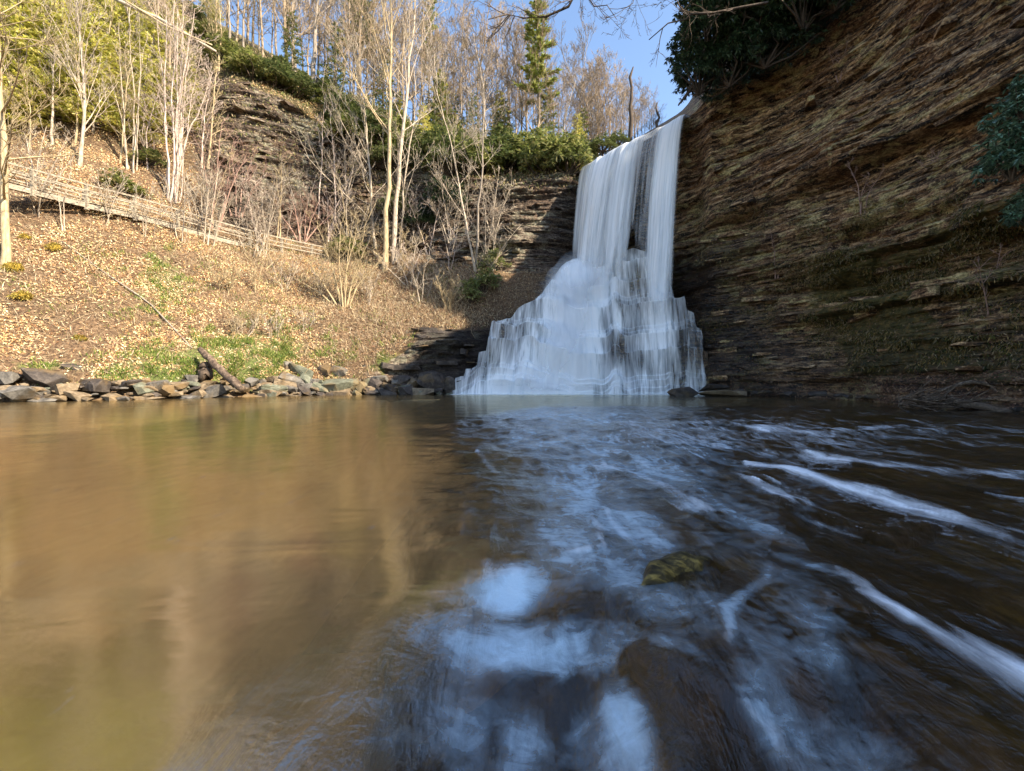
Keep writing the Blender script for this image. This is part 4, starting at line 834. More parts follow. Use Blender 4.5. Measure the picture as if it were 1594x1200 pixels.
obj('fallen_leaves', leafmesh('fallen_leaves', P - P * np.array([1, 1, 0]) * 0.002 + N * .03, runit(r, len(P)), N + 0.5 * runit(r, len(P)), 0.05 + 0.06 * r.rand(len(P)), 0.05, palette(r, len(P), [(0.20, 0.11, 0.07), (0.30, 0.19, 0.12), (0.12, 0.06, 0.045)], 0.2)), MAT['leaf_dry'], kind='stuff')

# ------------------------------------------------------------------ separate slabs that stick out of the cliffs
import bmesh
def slab_mesh(seed):
    r = random.Random(seed); bm = bmesh.new()
    for i in range(14):
        an = i / 7 * math.pi * 2 + r.uniform(-.3, .3); rx = 0.5 * r.uniform(.8, 1.0); zz = (-.5 if i < 7 else .5) * r.uniform(.85, 1); k = 1 / max(abs(math.cos(an)), abs(math.sin(an))) ** .8
        bm.verts.new((rx * math.cos(an) * k, rx * math.sin(an) * k, zz))
    bmesh.ops.convex_hull(bm, input=bm.verts)
    for v in [v for v in bm.verts if not v.link_faces]: bm.verts.remove(v)
    me = bpy.data.meshes.new('rock_slab'); bm.to_mesh(me); bm.free(); return me
def slabs(parent, G, wts, n, seed, pxr, pyr, mat, wfun):
    P, N, r = scatter(G, wts, n, seed, pxr, pyr, wfun); ms = [slab_mesh(seed * 10 + i) for i in range(10)]
    for q in ms: q.materials.append(mat)
    for i in range(n):
        o = obj('rock_slab', ms[i % 10], None, parent); nn = N[i] * np.array([1, 1, 0]); nn /= np.linalg.norm(nn) + 1e-6
        if np.dot(nn, P[i] * [1, 1, 0]) > 0: nn = -nn
        L = r.uniform(.6, 4.2) * r.uniform(.4, 1); T = min(.45, L * r.uniform(.05, .18)); dp = r.uniform(.4, .9)
        o.location = tuple(P[i] + nn * r.uniform(-.30, .02)); o.rotation_euler = (r.normal(0, .05), r.normal(0, .06), math.atan2(nn[1], nn[0]) + math.pi / 2 + r.normal(0, .25)); o.scale = (L, dp, T)
slabs(cliff, GR, mr * 0, 120, 71, (1080, 1750), (-20, 610), MAT['cliff'], lambda qx, qy, c: (c[..., 2] > .8) * (c[..., 2] < 21))
slabs(hill, GL, rw * 0, 110, 72, (330, 905), (110, 420), MAT['ledge'], lambda qx, qy, c: rw[:-1, :-1] > .45)
slabs(hill, GL, rw * 0, 26, 73, (610, 735), (505, 608), MAT['stone_dark'], lambda qx, qy, c: (rw[:-1, :-1] > .3) * (c[..., 2] < 4.5))
# ------------------------------------------------------------------ stones
def stone_mesh(seed, sx, sy, sz):
    r = random.Random(seed); bm = bmesh.new()
    for i in range(20):
        p = [r.uniform(-1, 1) for _ in range(3)]; m_ = max(abs(q) for q in p); k = r.uniform(0.72, 1.0) / m_
        bm.verts.new((p[0] * k * sx * .5, p[1] * k * sy * .5, p[2] * k * sz * .5))
    g = bmesh.ops.convex_hull(bm, input=bm.verts)
    for v in [v for v in bm.verts if not v.link_faces]: bm.verts.remove(v)
    me = bpy.data.meshes.new('stone'); bm.to_mesh(me); bm.free(); return me
SM = {}
for mi, mn in enumerate(('stone_grey', 'stone_tan', 'stone_dark', 'stone_green')):
    SM[mn] = [stone_mesh(100 * mi + i, 1, 0.8, 0.55) for i in range(8)]
    for q in SM[mn]: q.materials.append(MAT[mn])
r = random.Random(3)
def stone(px, py, w, h, mn, label, Y=None, tilt=0.0, group=None, var=None, name='stone', depth=0.8):
    """px,py = centre in the photo, w,h in its pixels"""
    if Y is None:
        ys = np.interp(px, [0, 110, 210, 290, 400, 520, 700, 1100, 1300, 1594], [18.9, 20, 21.1, 22.6, 25.2, 27.2, 28.7, 28.3, 21.3, 12.8]); Y = ys + max(0, (612 - py)) * 0.035 - 0.15
    p = W(px, py, Y); me = SM[mn][(var if var is not None else r.randrange(8))]
    o = obj(name, me, None, None, label, 'stone', group, None, p); o.scale = (w / F * Y, w / F * Y * depth / 0.8, h / F * Y / 0.55); o.rotation_euler = (r.uniform(-.2, .2), tilt, r.uniform(-0.5, 0.5)); return o
big = [(30, 612, 62, 26, 'stone_grey', 'pale rounded boulder at the far left waterline', 0.15), (75, 588, 64, 26, 'stone_dark', 'long dark slab lying above the pale left waterline ledge', 0.22), (100, 603, 44, 18, 'stone_tan', 'tan block with an ochre end beside the long dark slab', 0.1),
       (12, 590, 36, 22, 'stone_grey', 'grey stone at the left edge of the picture above the pale boulder', 0), (150, 600, 40, 22, 'stone_dark', 'squat dark block on the left shore with a square face', 0.05), (165, 578, 16, 10, 'stone_dark', 'small dark stone set in the grass above the left shore', 0),
       (243, 602, 42, 20, 'stone_grey', 'black and white streaked boulder left of the fallen log', 0), (275, 602, 30, 16, 'stone_tan', 'ochre ended block touching the streaked boulder', 0.05), (120, 572, 34, 14, 'stone_dark', 'dark flat stone jutting out of the bank turf on the left', 0.2),
       (330, 604, 38, 12, 'stone_tan', 'reddish tan slab just left of the foot of the fallen log', 0.15), (352, 590, 20, 14, 'stone_tan', 'small ochre stone tucked behind the fallen log', 0.2), (300, 590, 26, 16, 'stone_grey', 'grey block left of the black stump', 0.1),
       (446, 571, 22, 20, 'stone_grey', 'pale upright block topmost in the stone heap', 0.1), (434, 574, 14, 14, 'stone_dark', 'dark cube of rock beside the pale upright block', 0), (470, 576, 42, 16, 'stone_green', 'tilted olive slab in the top row of the stone heap', 0.45), (457, 592, 44, 18, 'stone_grey', 'split layered slab leaning in the middle of the heap', 0.55),
       (445, 598, 36, 22, 'stone_tan', 'yellow brown triangular block at the heap centre', 0.35), (483, 594, 34, 14, 'stone_green', 'slanted olive slab between the split slab and the big pale slab', 0.6), (527, 599, 66, 22, 'stone_green', 'largest pale green slab at the water edge of the heap', 0.05), (560, 602, 26, 20, 'stone_green', 'rounded green end block right of the largest pale slab', 0.0),
       (502, 575, 30, 18, 'stone_dark', 'dark blue grey block behind the largest pale slab', 0), (530, 578, 34, 16, 'stone_grey', 'flat topped grey stone with a brown underside behind the slabs', 0.25), (567, 573, 16, 12, 'stone_grey', 'lone grey stone high in the leaf litter right of the heap', 0.1), (570, 596, 22, 10, 'stone_green', 'thin green flake right of the rounded green end block', -0.5),
       (392, 595, 20, 16, 'stone_grey', 'grey angular stone just right of the log foot', 0.3), (380, 603, 18, 12, 'stone_dark', 'dark stone under the log foot', 0), (415, 600, 18, 14, 'stone_tan', 'tan stone in the gap between log and heap', 0.2), (640, 598, 26, 26, 'stone_tan', 'rusty brown boulder between the heap and the waterfall', 0.2),
       (672, 592, 44, 34, 'stone_dark', 'large dark tilted block beside the left foot of the waterfall', 0.5), (700, 600, 20, 30, 'stone_dark', 'dark upright rock touching the left edge of the cascade', 0), (590, 590, 30, 12, 'stone_grey', 'low grey stone in the shade right of the heap', 0.1)]
for i, b in enumerate(big): stone(*b[:6], tilt=b[6], var=i % 8)
o = stone(1062, 611, 40, 17, 'stone_dark', 'square dark block standing in the pool at the right foot of the waterfall', Y=25.6, var=3); o = stone(1122, 613, 72, 11, 'stone_tan', 'flat tan slab lying in the pool right of the square dark block', Y=25.2, var=5, depth=0.5)
stone(1112, 603, 44, 12, 'stone_dark', 'dark stone behind the flat tan slab', Y=26.4)
gl = 'small angular shoreline stone in the heap along the left bank'
for i in range(190):
    px = r.uniform(-60, 700) if i > 40 else r.uniform(400, 640); lay = r.random(); py = 616 - lay * (26 if px < 640 else 14) + np.interp(px, [0, 400], [6, 0]); w = 8 + 30 * r.random() ** 2.2 * (1.25 - 0.5 * lay)
    mn = r.choices(['stone_grey', 'stone_tan', 'stone_dark', 'stone_green'], [3, 3, 4 if px < 560 else 8, 1 if px < 420 else 2])[0]
    gl = 'small %s shoreline stone %s, %s row' % ({'stone_grey': 'grey', 'stone_tan': 'tan', 'stone_dark': 'dark', 'stone_green': 'greenish'}[mn], ['at the left edge', 'left of the leaning log', 'around the foot of the leaning log', 'around the large pale slabs', 'right of the large pale slabs', 'beside the dark ledges'][int(np.searchsorted([130, 290, 420, 570, 640], px))], 'lower' if lay < .5 else 'upper')
    stone(px, py, w, w * r.uniform(0.3, 0.6), mn, gl, tilt=r.gauss(0, 0.3), group='small stones along the left shoreline')
for i, (px, w) in enumerate(((60, 60), (125, 50), (180, 48), (235, 46), (290, 50), (345, 46), (400, 40), (450, 34))):
    stone(px, 618 + np.interp(px, [0, 400], [5, 0]), w, 8, r.choice(['stone_grey', 'stone_tan']), 'low flat ledge stone lying along the left waterline', tilt=0.03, group='ledge stones at the waterline', depth=0.35)
for i in range(26):
    px = r.uniform(1140, 1600); stone(px, np.interp(px, [1100, 1300, 1594], [612, 618, 640]) - r.uniform(0, 5), r.uniform(10, 26), r.uniform(4, 8), 'stone_dark', 'dark flat stone at the foot of the right cliff', Y=np.interp(px, [1100, 1300, 1594], [27.0, 20.9, 12.9]), group='flat stones under the right cliff')

# ------------------------------------------------------------------ fallen log, stump, driftwood
def log(name, pts, rad, label, mat='drift', cat='log', sides=10, knots=0):
    pts = np.asarray(pts); n = 14; t = np.linspace(0, 1, len(pts)); tn = np.linspace(0, 1, n); P = np.stack([np.interp(tn, t, pts[:, i]) for i in range(3)], 1)
    rr_ = random.Random(int(abs(P[0, 0]) * 97)); P[1:-1] += np.array([[rr_.gauss(0, .12 * max(rad)) for _ in range(3)] for _ in range(n - 2)])
    R = np.interp(tn, [0, 1], rad) * np.array([1 + rr_.gauss(0, .08) for _ in range(n)]); R[0] *= 0.75; R[-1] *= 0.8
    P = np.concatenate([P[:1], P, P[-1:]]); R = np.concatenate([[1e-3], R, [1e-3]]); P[0] += (P[1] - P[2]) * 0.02; P[-1] += (P[-2] - P[-3]) * 0.02
    T = empty(name, P[0], label, cat); V, Fc = tubes([(P, R, sides)], P[0]); obj('trunk', mesh('trunk', V, Fc), MAT[mat], T); return T
T = log('fallen_log', [W(311, 543, 23.9), W(345, 577, 23.4), W(378, 606, 22.9)], (0.16, 0.23), 'thick grey brown log leaning down the bank into the shoreline stones')
T = log('broken_stump', [W(322, 588, 23.6), W(318, 566, 23.9)], (0.34, 0.30), 'black rotten stump propped under the leaning log', 'bark_dark', 'stump')
log('fallen_pole', [W(178, -2, 36.0), W(250, 30, 36.6), W(336, 80, 37.2)], (0.16, 0.12), 'long pale fallen trunk slanting across the upper left slope', 'bark_pale')
log('fallen_pole', [W(190, -2, 35.4), W(258, 40, 36.0), W(330, 70, 36.8)], (0.08, 0.07), 'thinner pole lying alongside the long fallen trunk on the upper slope', 'bark_gold')
log('fallen_branch', [ground(100, 375) + [0, 0, .1], ground(160, 420) + [0, 0, .12], ground(235, 470) + [0, 0, .1], ground(300, 540) + [0, 0, .1]], (0.03, 0.045), 'thin grey pole lying down the leaf covered bank above the log', 'bark_grey', 'branch', 5)
log('driftwood_log', [W(1462, 619, 14.6), W(1520, 631, 14.0), W(1600, 645, 13.2), W(1680, 650, 12.8)], (0.10, 0.15), 'pale driftwood log lying at the water edge below the right cliff')
log('driftwood_branch', [W(1425, 625, 14.6), W(1470, 606, 14.7), W(1508, 594, 14.6), W(1540, 598, 14.5), W(1556, 613, 14.3)], (0.05, 0.07), 'bent driftwood limb arching over the twig pile', cat='branch', sides=6)
lines = []
for i in range(170):
    c = W(r.uniform(1395, 1510), 0, 14.4); c[2] = 0.05 + abs(r.gauss(0, .17)) * (0.4 + 1.2 * max(0, 1 - abs((c[0] - 13.6) / 1.4))); d = unit([r.gauss(0.9, .5), r.gauss(-.2, .5), r.gauss(0.25, .3)]); pts, _ = wander(r, c, d, r.uniform(.3, 1.1), 4, .2, -0.05); q = r.uniform(.010, .028); lines.append((pts, [q, q, q * .8, q * .5], 4))
V, Fc = tubes(lines); o = obj('driftwood_twigs', mesh('driftwood_twigs', V, Fc), MAT['drift'], kind='stuff')

# ------------------------------------------------------------------ boardwalk
def beam(p, q, w, h):
    p, q = np.asarray(p, float), np.asarray(q, float); d = unit(q - p); s = unit(np.cross(d, [0, 0, 1.]) if abs(d[2]) < .9 else np.cross(d, [0, 1., 0])); u = np.cross(s, d)
    V = np.array([e + s * a * w / 2 + u * b * h / 2 for e in (p, q) for a, b in ((-1, -1), (1, -1), (1, 1), (-1, 1))]); Fc = np.array([[0, 1, 2, 3], [7, 6, 5, 4], [0, 4, 5, 1], [1, 5, 6, 2], [2, 6, 7, 3], [3, 7, 4, 0]]); return V, Fc
wp = np.array([[W(-160, 250, 22.2)[0], 22.2, 12.5], [W(20, 0, 25.2)[0], 25.2, 12.4], [W(98, 0, 26.9)[0], 26.9, 12.3], [W(209, 0, 29.3)[0], 29.3, 12.2], [W(302, 0, 31.8)[0], 31.8, 11.95], [W(369, 0, 33.9)[0], 33.9, 11.75], [W(450, 0, 36.6)[0], 36.6, 11.6], [W(530, 0, 38.8)[0], 38.8, 11.4]])
sl = np.concatenate([[0], np.cumsum(np.linalg.norm(np.diff(wp, axis=0), axis=1))])
def wpt(s): return np.array([np.interp(s, sl, wp[:, i]) for i in range(3)])
BW = empty('boardwalk', wp[3], 'weathered timber boardwalk with post and rail fence crossing the leafy bank', 'boardwalk'); b0 = wp[3]
nrm_ = unit([-(wp[5] - wp[2])[1], (wp[5] - wp[2])[0], 0]); nrm_ = nrm_ if nrm_[1] > 0 else -nrm_; nrm_ = np.array([nrm_[0], nrm_[1], 0])
ns = int(sl[-1] / 2.15)
for side, off in (('f', 0.0), ('b', 1.5)):
    o_ = nrm_ * off * (-1 if nrm_[0] > 0 else 1)
    for i in range(ns + 1):
        p = wpt(i * sl[-1] / ns) + o_; V, Fc = beam(p - [0, 0, .55 if off == 0 else .1], p + [0, 0, 1.08], .17, .17); obj('post', mesh('post', V - b0, Fc, smooth=False), MAT['wood'], BW)
    for i in range(ns):
        p, q = wpt(i * sl[-1] / ns) + o_, wpt((i + 1) * sl[-1] / ns) + o_
        for hz, hh in (((1.02, .10), (.66, .08), (.34, .08)) if off == 0 else ((1.02, .09), (.55, .08))):
            V, Fc = beam(p + [0, -.10, hz], q + [0, -.10, hz + r.gauss(0, .012)], .06, hh); obj('rail', mesh('rail', V - b0, Fc, smooth=False), MAT['wood'], BW)
for i in range(ns):
    p, q = wpt(i * sl[-1] / ns), wpt((i + 1) * sl[-1] / ns)
    V, Fc = beam(p + [0, 0.03, -.30], q + [0, 0.03, -.26], .10, .30); obj('side_beam', mesh('side_beam', V - b0, Fc, smooth=False), MAT['wood'], BW)
np_ = int(sl[-1] / .22)
V0, F0 = beam([0, 0, 0], nrm_ * 1.6 * (-1 if nrm_[0] > 0 else 1), .19, .05); pm = mesh('deck_plank', V0, F0, smooth=False); pm.materials.append(MAT['wood'])
for i in range(np_):
    obj('deck_plank', pm, None, BW, loc=wpt(i * .22) - b0 + [0, 0.09, -.02])

# ------------------------------------------------------------------ trees on the bank and the slope
tree_px('bare_tree', [(8, 412), (6, 250), (3, 60), (0, -60)], 8.5, 'tall bare tree at the left edge with a mossy root ball on the open bank', 'bark_gold', nb=16, blen=0.30, b0=0.2, elev=0.25, depth=2, kids=5, minr=0.012, side=-0.1)
tree_px('bare_tree', [(127, 258), (130, 180), (126, 60), (122, -60)], 4.2, 'pale forked tree rising behind the left end of the boardwalk', 'bark_pale', nb=24, blen=0.42, b0=0.22, elev=0.95, depth=2, kids=5, minr=0.012, up=0.10)
tree_px('bare_tree', [(86, 222), (84, 150), (80, 70)], 3, 'thin white sapling left of the pale forked tree', 'bark_pale', nb=12, blen=0.3, b0=0.3, elev=0.9, depth=1, kids=4, minr=0.012)
clump_px('birch_clump', 208, 262, [(-3, -14, 40), (0, -2, 10), (3, 6, 20), (5, 22, 50), (-6, -30, 120)], 1.9, 'narrow clump of pale stems between the forked tree and the big clump', 'bark_pale', cat='tree', nb=12, blen=0.16, depth=1)
clump_px('birch_clump', 268, 306, [(-6, -24, -20), (-3, -10, 10), (0, -2, -30), (2, 4, -20), (4, 12, 20), (6, 24, 40), (8, 40, 60), (9, 62, 110), (3, 34, 10)], 2.2, 'big clump of pinkish white stems growing above the boardwalk', 'bark_pink', cat='tree', nb=14, blen=0.20, depth=2)
clump_px('bare_shrub', 322, 372, [(-8, -10, 300), (0, 8, 250), (5, 20, 262), (10, 30, 310), (-3, -22, 330)], 2.2, 'tall thin bare shrub in front of the boardwalk railing', 'bark_pale', nb=10, blen=0.3)
clump_px('bare_shrub', 336, 350, [(0, 10, 190), (3, 30, 215), (-5, -20, 230), (8, 52, 240)], 2.2, 'spreading bare shrub behind the railing below the left cliff', 'bark_red', nb=12, blen=0.36, depth=2)
clump_px('bare_shrub', 372, 330, [(0, -14, 240), (3, 22, 235), (-5, -40, 262), (6, 44, 262)], 1.8, 'red brown twiggy shrub against the foot of the left cliff', 'bark_red', nb=12, blen=0.36, depth=2)
clump_px('bare_shrub', 60, 300, [(0, -20, 210), (3, 10, 195), (8, 45, 205), (10, 62, 232)], 2.2, 'bright bare shrub beside the left end of the boardwalk', 'bark_pale', nb=10, blen=0.4, depth=2)
clump_px('bare_shrub', 108, 352, [(0, -8, 250), (3, 8, 262)], 1.3, 'two slim saplings on the slope below the boardwalk', 'bark_pale', nb=6, blen=0.2, depth=1)
# centre group
tree_px('bare_tree', [(600, 415), (604, 300), (608, 180), (613, 60), (615, -80)], 6.5, 'left trunk of the tall twin trees in the centre of the bank', 'bark_gold', nb=20, blen=0.30, b0=0.38, elev=0.8, minr=0.014, kids=5)
tree_px('bare_tree', [(612, 402), (619, 290), (628, 170), (636, 60), (645, -60)], 6.2, 'right trunk of the tall twin trees, slightly leaning', 'bark_pale', nb=18, blen=0.30, b0=0.42, elev=0.8, minr=0.014, kids=5)
tree_px('bare_tree', [(584, 378), (576, 280), (572, 200), (560, 90)], 3.4, 'slender pale tree with arching branches left of the twin trunks', 'bark_pale', nb=20, blen=0.44, b0=0.12, elev=0.75, minr=0.012, side=math.pi, kids=5)
tree_px('bare_tree', [(626, 380), (634, 280), (644, 190), (646, 100)], 2.8, 'slim tree close behind the right twin trunk', 'bark_pale', nb=14, blen=0.3, b0=0.2, elev=0.7, minr=0.012)
tree_px('bare_tree', [(742, 418), (722, 330), (700, 220), (676, 130)], 3.0, 'thin pale tree leaning left over the rock ledges', 'bark_pale', nb=18, blen=0.36, b0=0.25, elev=0.6, minr=0.012, kids=5)
tree_px('bare_tree', [(741, 412), (748, 320), (752, 225), (756, 150)], 3.4, 'upright grey tree crossing the leaning pale tree', 'bark_grey', nb=14, blen=0.30, b0=0.45, elev=0.7, minr=0.012, kids=5)
tree_px('bare_tree', [(488, 150), (487, 90), (492, 20), (498, -80)], 7, 'stout grey tree on the brink of the left cliff', 'bark_grey', nb=8, blen=0.3, b0=0.5, elev=0.8, minr=0.014)
tree_px('bare_tree', [(500, 335), (502, 250), (505, 160)], 1.8, 'very thin sapling at the foot of the left cliff', 'bark_pink', nb=10, blen=0.25, b0=0.2, elev=0.7, minr=0.012, depth=1)
tree_px('bare_tree', [(520, 340), (518, 250), (512, 170)], 1.8, 'second thin sapling right beside the very thin one below the cliff', 'bark_pink', nb=10, blen=0.25, b0=0.2, elev=0.7, minr=0.012, depth=1)
clump_px('bare_shrub', 536, 474, [(-4, -60, 405), (-2, -34, 372), (0, -8, 345), (2, 12, 350), (3, 36, 380), (4, 58, 400), (-5, -84, 430), (0, 24, 340), (-1, -48, 350)], 2.6, 'large fan shaped bare shrub in the middle of the bank', 'bark_gold', nb=12, blen=0.34, depth=2, kids=4)
clump_px('bare_shrub', 640, 440, [(-2, -30, 395), (0, 8, 375), (2, 40, 392), (-3, -50, 405)], 2.0, 'low pale shrub under the twin trees', 'bark_pale', nb=12, blen=0.4, depth=2, kids=4)
clump_px('bare_shrub', 655, 465, [(-2, -14, 420), (0, 8, 405), (2, 28, 415)], 1.4, 'small straw coloured shrub on the slope right of the big fan shrub', 'bark_pale', nb=10, blen=0.4, depth=1, kids=4)
clump_px('bare_shrub', 475, 372, [(-4, -48, 322), (-2, -22, 308), (0, 4, 300), (2, 24, 312), (4, 44, 330)], 2.0, 'pink grey twiggy shrub over the right end of the railing', 'bark_red', nb=14, blen=0.4, depth=2, kids=4)
clump_px('bare_shrub', 605, 398, [(-4, -60, 372), (0, -20, 355), (4, 60, 372), (2, 30, 362)], 1.8, 'brown brushy shrub around the foot of the twin trees', 'bark_gold', nb=12, blen=0.45, depth=2, kids=4)
clump_px('bare_shrub', 700, 370, [(-4, -30, 300), (0, -4, 280), (3, 20, 300), (-2, -18, 268)], 1.5, 'grey shrub in front of the dark recess left of the leaning tree', 'bark_pale', nb=10, blen=0.4, depth=2, kids=4)
clump_px('bare_shrub', 770, 360, [(-3, -20, 285), (0, 4, 268), (3, 26, 285)], 1.6, 'tangled grey shrub right of the upright grey tree', 'bark_pale', nb=10, blen=0.4, depth=2, kids=4)
clump_px('bare_shrub', 540, 300, [(-3, -40, 220), (0, -10, 190), (3, 18, 215), (4, 30, 240)], 1.7, 'leaning bare shrub on the cliff left of the slender pale tree', 'bark_pale', nb=12, blen=0.4, depth=2, kids=4)
clump_px('bare_shrub', 150, 330, [(-3, -50, 318), (0, 20, 300), (3, 70, 330)], 1.5, 'low tangle of dry brush under the boardwalk beam', 'bark_gold', nb=10, blen=0.4, depth=1, kids=4)
clump_px('bare_shrub', 415, 412, [(-3, -40, 388), (0, 6, 372), (3, 40, 395)], 1.5, 'dry brush below the right half of the boardwalk', 'bark_gold', nb=12, blen=0.4, depth=1, kids=5)
# brush and saplings that half hide the left cliff and fill the slope
gs_ = 'bare saplings and brush in front of the left cliff'; r2_ = random.Random(77)
for i in range(30):
    px = r2_.uniform(300, 800); py = np.interp(px, [300, 400, 520, 660, 800], [352, 385, 405, 420, 425]) - r2_.uniform(-12, 40); hh = r2_.uniform(50, 130); k = r2_.randint(2, 4)
    clump_px('bare_shrub', px, py, [(r2_.uniform(-4, 4), r2_.uniform(-40, 40), py - hh * r2_.uniform(.7, 1)) for _ in range(k)], r2_.uniform(1.0, 1.8), 'thin bare brush %s' % ['below the left cliff near the boardwalk', 'below the left cliff beside the slender pale tree', 'around the twin trees', 'in the gully left of the leaning tree', 'on the ledges right of the leaning tree'][int(np.searchsorted([400, 560, 650, 720], px))], r2_.choice(['bark_pale', 'bark_gold', 'bark_pink', 'bark_grey']), group=gs_, nb=10, blen=.36, depth=2, kids=3)
for i in range(16):
    px = r2_.uniform(330, 740); py = r2_.uniform(415, 520); hh = r2_.uniform(25, 60)
    clump_px('bare_shrub', px, py, [(r2_.uniform(-3, 3), r2_.uniform(-24, 24), py - hh * r2_.uniform(.6, 1)) for _ in range(4)], r2_.uniform(.8, 1.2), 'small straggly bare bush among dead leaves %s' % ['left of the big fan shrub', 'around the big fan shrub', 'below the twin trees', 'near the laurels'][int(np.searchsorted([450, 570, 680], px))], r2_.choice(['bark_pale', 'bark_gold']), group='small bare bushes on the middle bank', nb=9, blen=.4, depth=1, kids=4)
for i in range(22):
    px = r2_.uniform(-40, 400); py = r2_.uniform(150, 262) if px < 330 else r2_.uniform(70, 110); hh = r2_.uniform(110, 230)
    tree_px('slope_sapling', [(px, py), (px + r2_.uniform(-6, 6), py - hh * .5), (px + r2_.uniform(-16, 16), py - hh)], r2_.uniform(1.6, 2.6), 'slim pale sapling %s' % ['left of the pale forked tree on the upper slope', 'between the forked tree and the big pinkish clump', 'right of the big pinkish clump'][int(np.searchsorted([127, 268], px))], r2_.choice(['bark_pale', 'bark_pink', 'bark_gold']), group='slim saplings on the upper left slope', nb=18, blen=.34, b0=.15, elev=.8, depth=2, kids=4, minr=.012)
for (px, py, tp, lab) in ((170, 345, 262, 'bare sapling in front of the second boardwalk post'), (232, 362, 280, 'wispy bare bush in front of the middle of the boardwalk'), (285, 375, 270, 'tall wispy bush in front of the railing left of the thin bare shrub'), (395, 398, 330, 'short bare bush in front of the lower railing'), (60, 330, 250, 'wispy bare bush beside the left edge tree')):
    clump_px('bare_shrub', px, py, [(-3, -22, tp + 10), (0, 4, tp), (3, 26, tp + 14)], 1.3, lab, 'bark_pale', nb=10, blen=.36, depth=2, kids=3)
# root ball with moss at the left tree, mossy hummocks
def hummock(px, py, w, h, label, name='moss_cushion', up=0.0):
    g = ground(px, py); Y = g[1]; n = 26; nn_ = np.random.RandomState(int(px)); k = int(260 * w / 30)
    th, ph = np.meshgrid(np.linspace(0, math.pi * 2, n), np.linspace(0.02, math.pi - .02, 14), indexing='ij')
    R = 1 + 0.55 * fbm(np.cos(th) * np.sin(ph) * 1.6 + px, np.sin(th) * np.sin(ph) * 1.6, np.cos(ph) * 1.6, 4, 2)
    V = (np.stack([R * np.cos(th) * np.sin(ph) * w, R * np.sin(th) * np.sin(ph) * w * .7, R * np.cos(ph) * h], -1) / F * Y * .42).reshape(-1, 3)
    T = empty(name, g + np.array([0, 0.05, up]), label, 'moss'); obj('mound', mesh('mound', V, gridfaces(n, 14)), MAT['moss'], T)
    P = V[nn_.randint(0, len(V), k * 3)]; D = P / (np.linalg.norm(P, axis=1, keepdims=True) + 1e-6) + .8 * runit(nn_, len(P)) - np.array([0, 0, .3])
    o = obj('fronds', leafmesh('fronds', P, D, runit(nn_, len(P)), .06 + .12 * nn_.rand(len(P)), .04, palette(nn_, len(P), [(.30, .20, .03), (.16, .11, .02), (.40, .31, .07), (.25, .22, .05)])), MAT['moss_tuft'], T); o['kind'] = 'stuff'
hummock(22, 414, 30, 17, 'golden moss cushion on the root of the left edge tree'); hummock(36, 457, 34, 14, 'mossy overhang lip on the lower left bank'); hummock(86, 383, 26, 14, 'moss patch beside the erosion hollow left of centre bank')
hummock(125, 523, 20, 8, 'small golden moss patch low on the left bank'); hummock(38, 366, 16, 10, 'tiny moss knob right of the left edge tree')
# ------------------------------------------------------------------ ridge forest
protoT = []
for s in range(7):
    rr_ = random.Random(40 + s); H = rr_.uniform(15, 20)
    tr, br = gen_tree(rr_, [(0, 0, -.5), (rr_.gauss(0, .3), rr_.gauss(0, .3), H * .5), (rr_.gauss(0, 1.6), rr_.gauss(0, 1.2), H)], rr_.uniform(.16, .26), 26, 0.27, b0=0.12 if s % 2 else 0.25, elev=0.7, depth=2, kids=6, minr=0.017, up=0.07, wig=.2)
    protoT.append(make_tree('ridge_tree', (0, 0, 0), [tr], br, 'bark_ridge' if s % 3 else 'bark_grey', 'bare brown tree in the leafless wood on the ridge behind the falls', 'tree', 'bare trees of the ridge wood'))
used = [False] * 7
def ridge(px, Y, k, sc, lab=None):
    lab = lab or '%s bare ridge tree %s, %s' % ('grey' if k % 3 == 0 else 'brown', 'near the crest' if Y < 52 else 'deep in the wood', ['in the far upper left corner', 'above the long fallen trunk', 'above the left cliff', 'beside the stout cliff edge tree', 'behind the twin trees', 'between the twin trees and the pine', 'behind the tall pine', 'right of the tall pine'][int(np.searchsorted([120, 340, 450, 560, 660, 800, 870], px))])
    p = landpt(px, Y) - np.array([0, 0, .2])
    if not used[k]:
        used[k] = True; o = protoT[k]; o.location = tuple(p); o.scale = (sc,) * 3
        if lab: o['label'] = lab
        return o
    return copy_tree(protoT[k], p, r.uniform(0, 6.28), sc, lab)
slots = []
for i in range(66):
    px = 375 + (i + r.random()) / 66 * 560; Y = r.uniform(45, 66); slots.append((px, Y, i % 7, r.uniform(.75, 1.15) * np.interp(px, [400, 800, 960], [1.15, 1.0, 0.72])))
for s in slots: ridge(*s)
for i in range(24):
    px = 905 + (i + r.random()) / 24 * 122; Y = r.uniform(48, 62); s_ = r.uniform(.75, 1.1) * np.interp(px, [905, 960, 1000, 1030], [.85, .62, .42, .25]) * Y / 52
    p = W(px, np.interp(px, [900, 905, 985, 1070], [270, 266, 224, 180]) + 10, Y); copy_tree(protoT[i % 7], p, r.uniform(0, 6.28), s_, 'slim bare tree against the sky above the waterfall lip', 'bare trees above the waterfall lip')
for i in range(30):
    px = r.uniform(-60, 380); Y = r.uniform(38, 60); ridge(px, Y, i % 7, r.uniform(.6, 1.0), None)
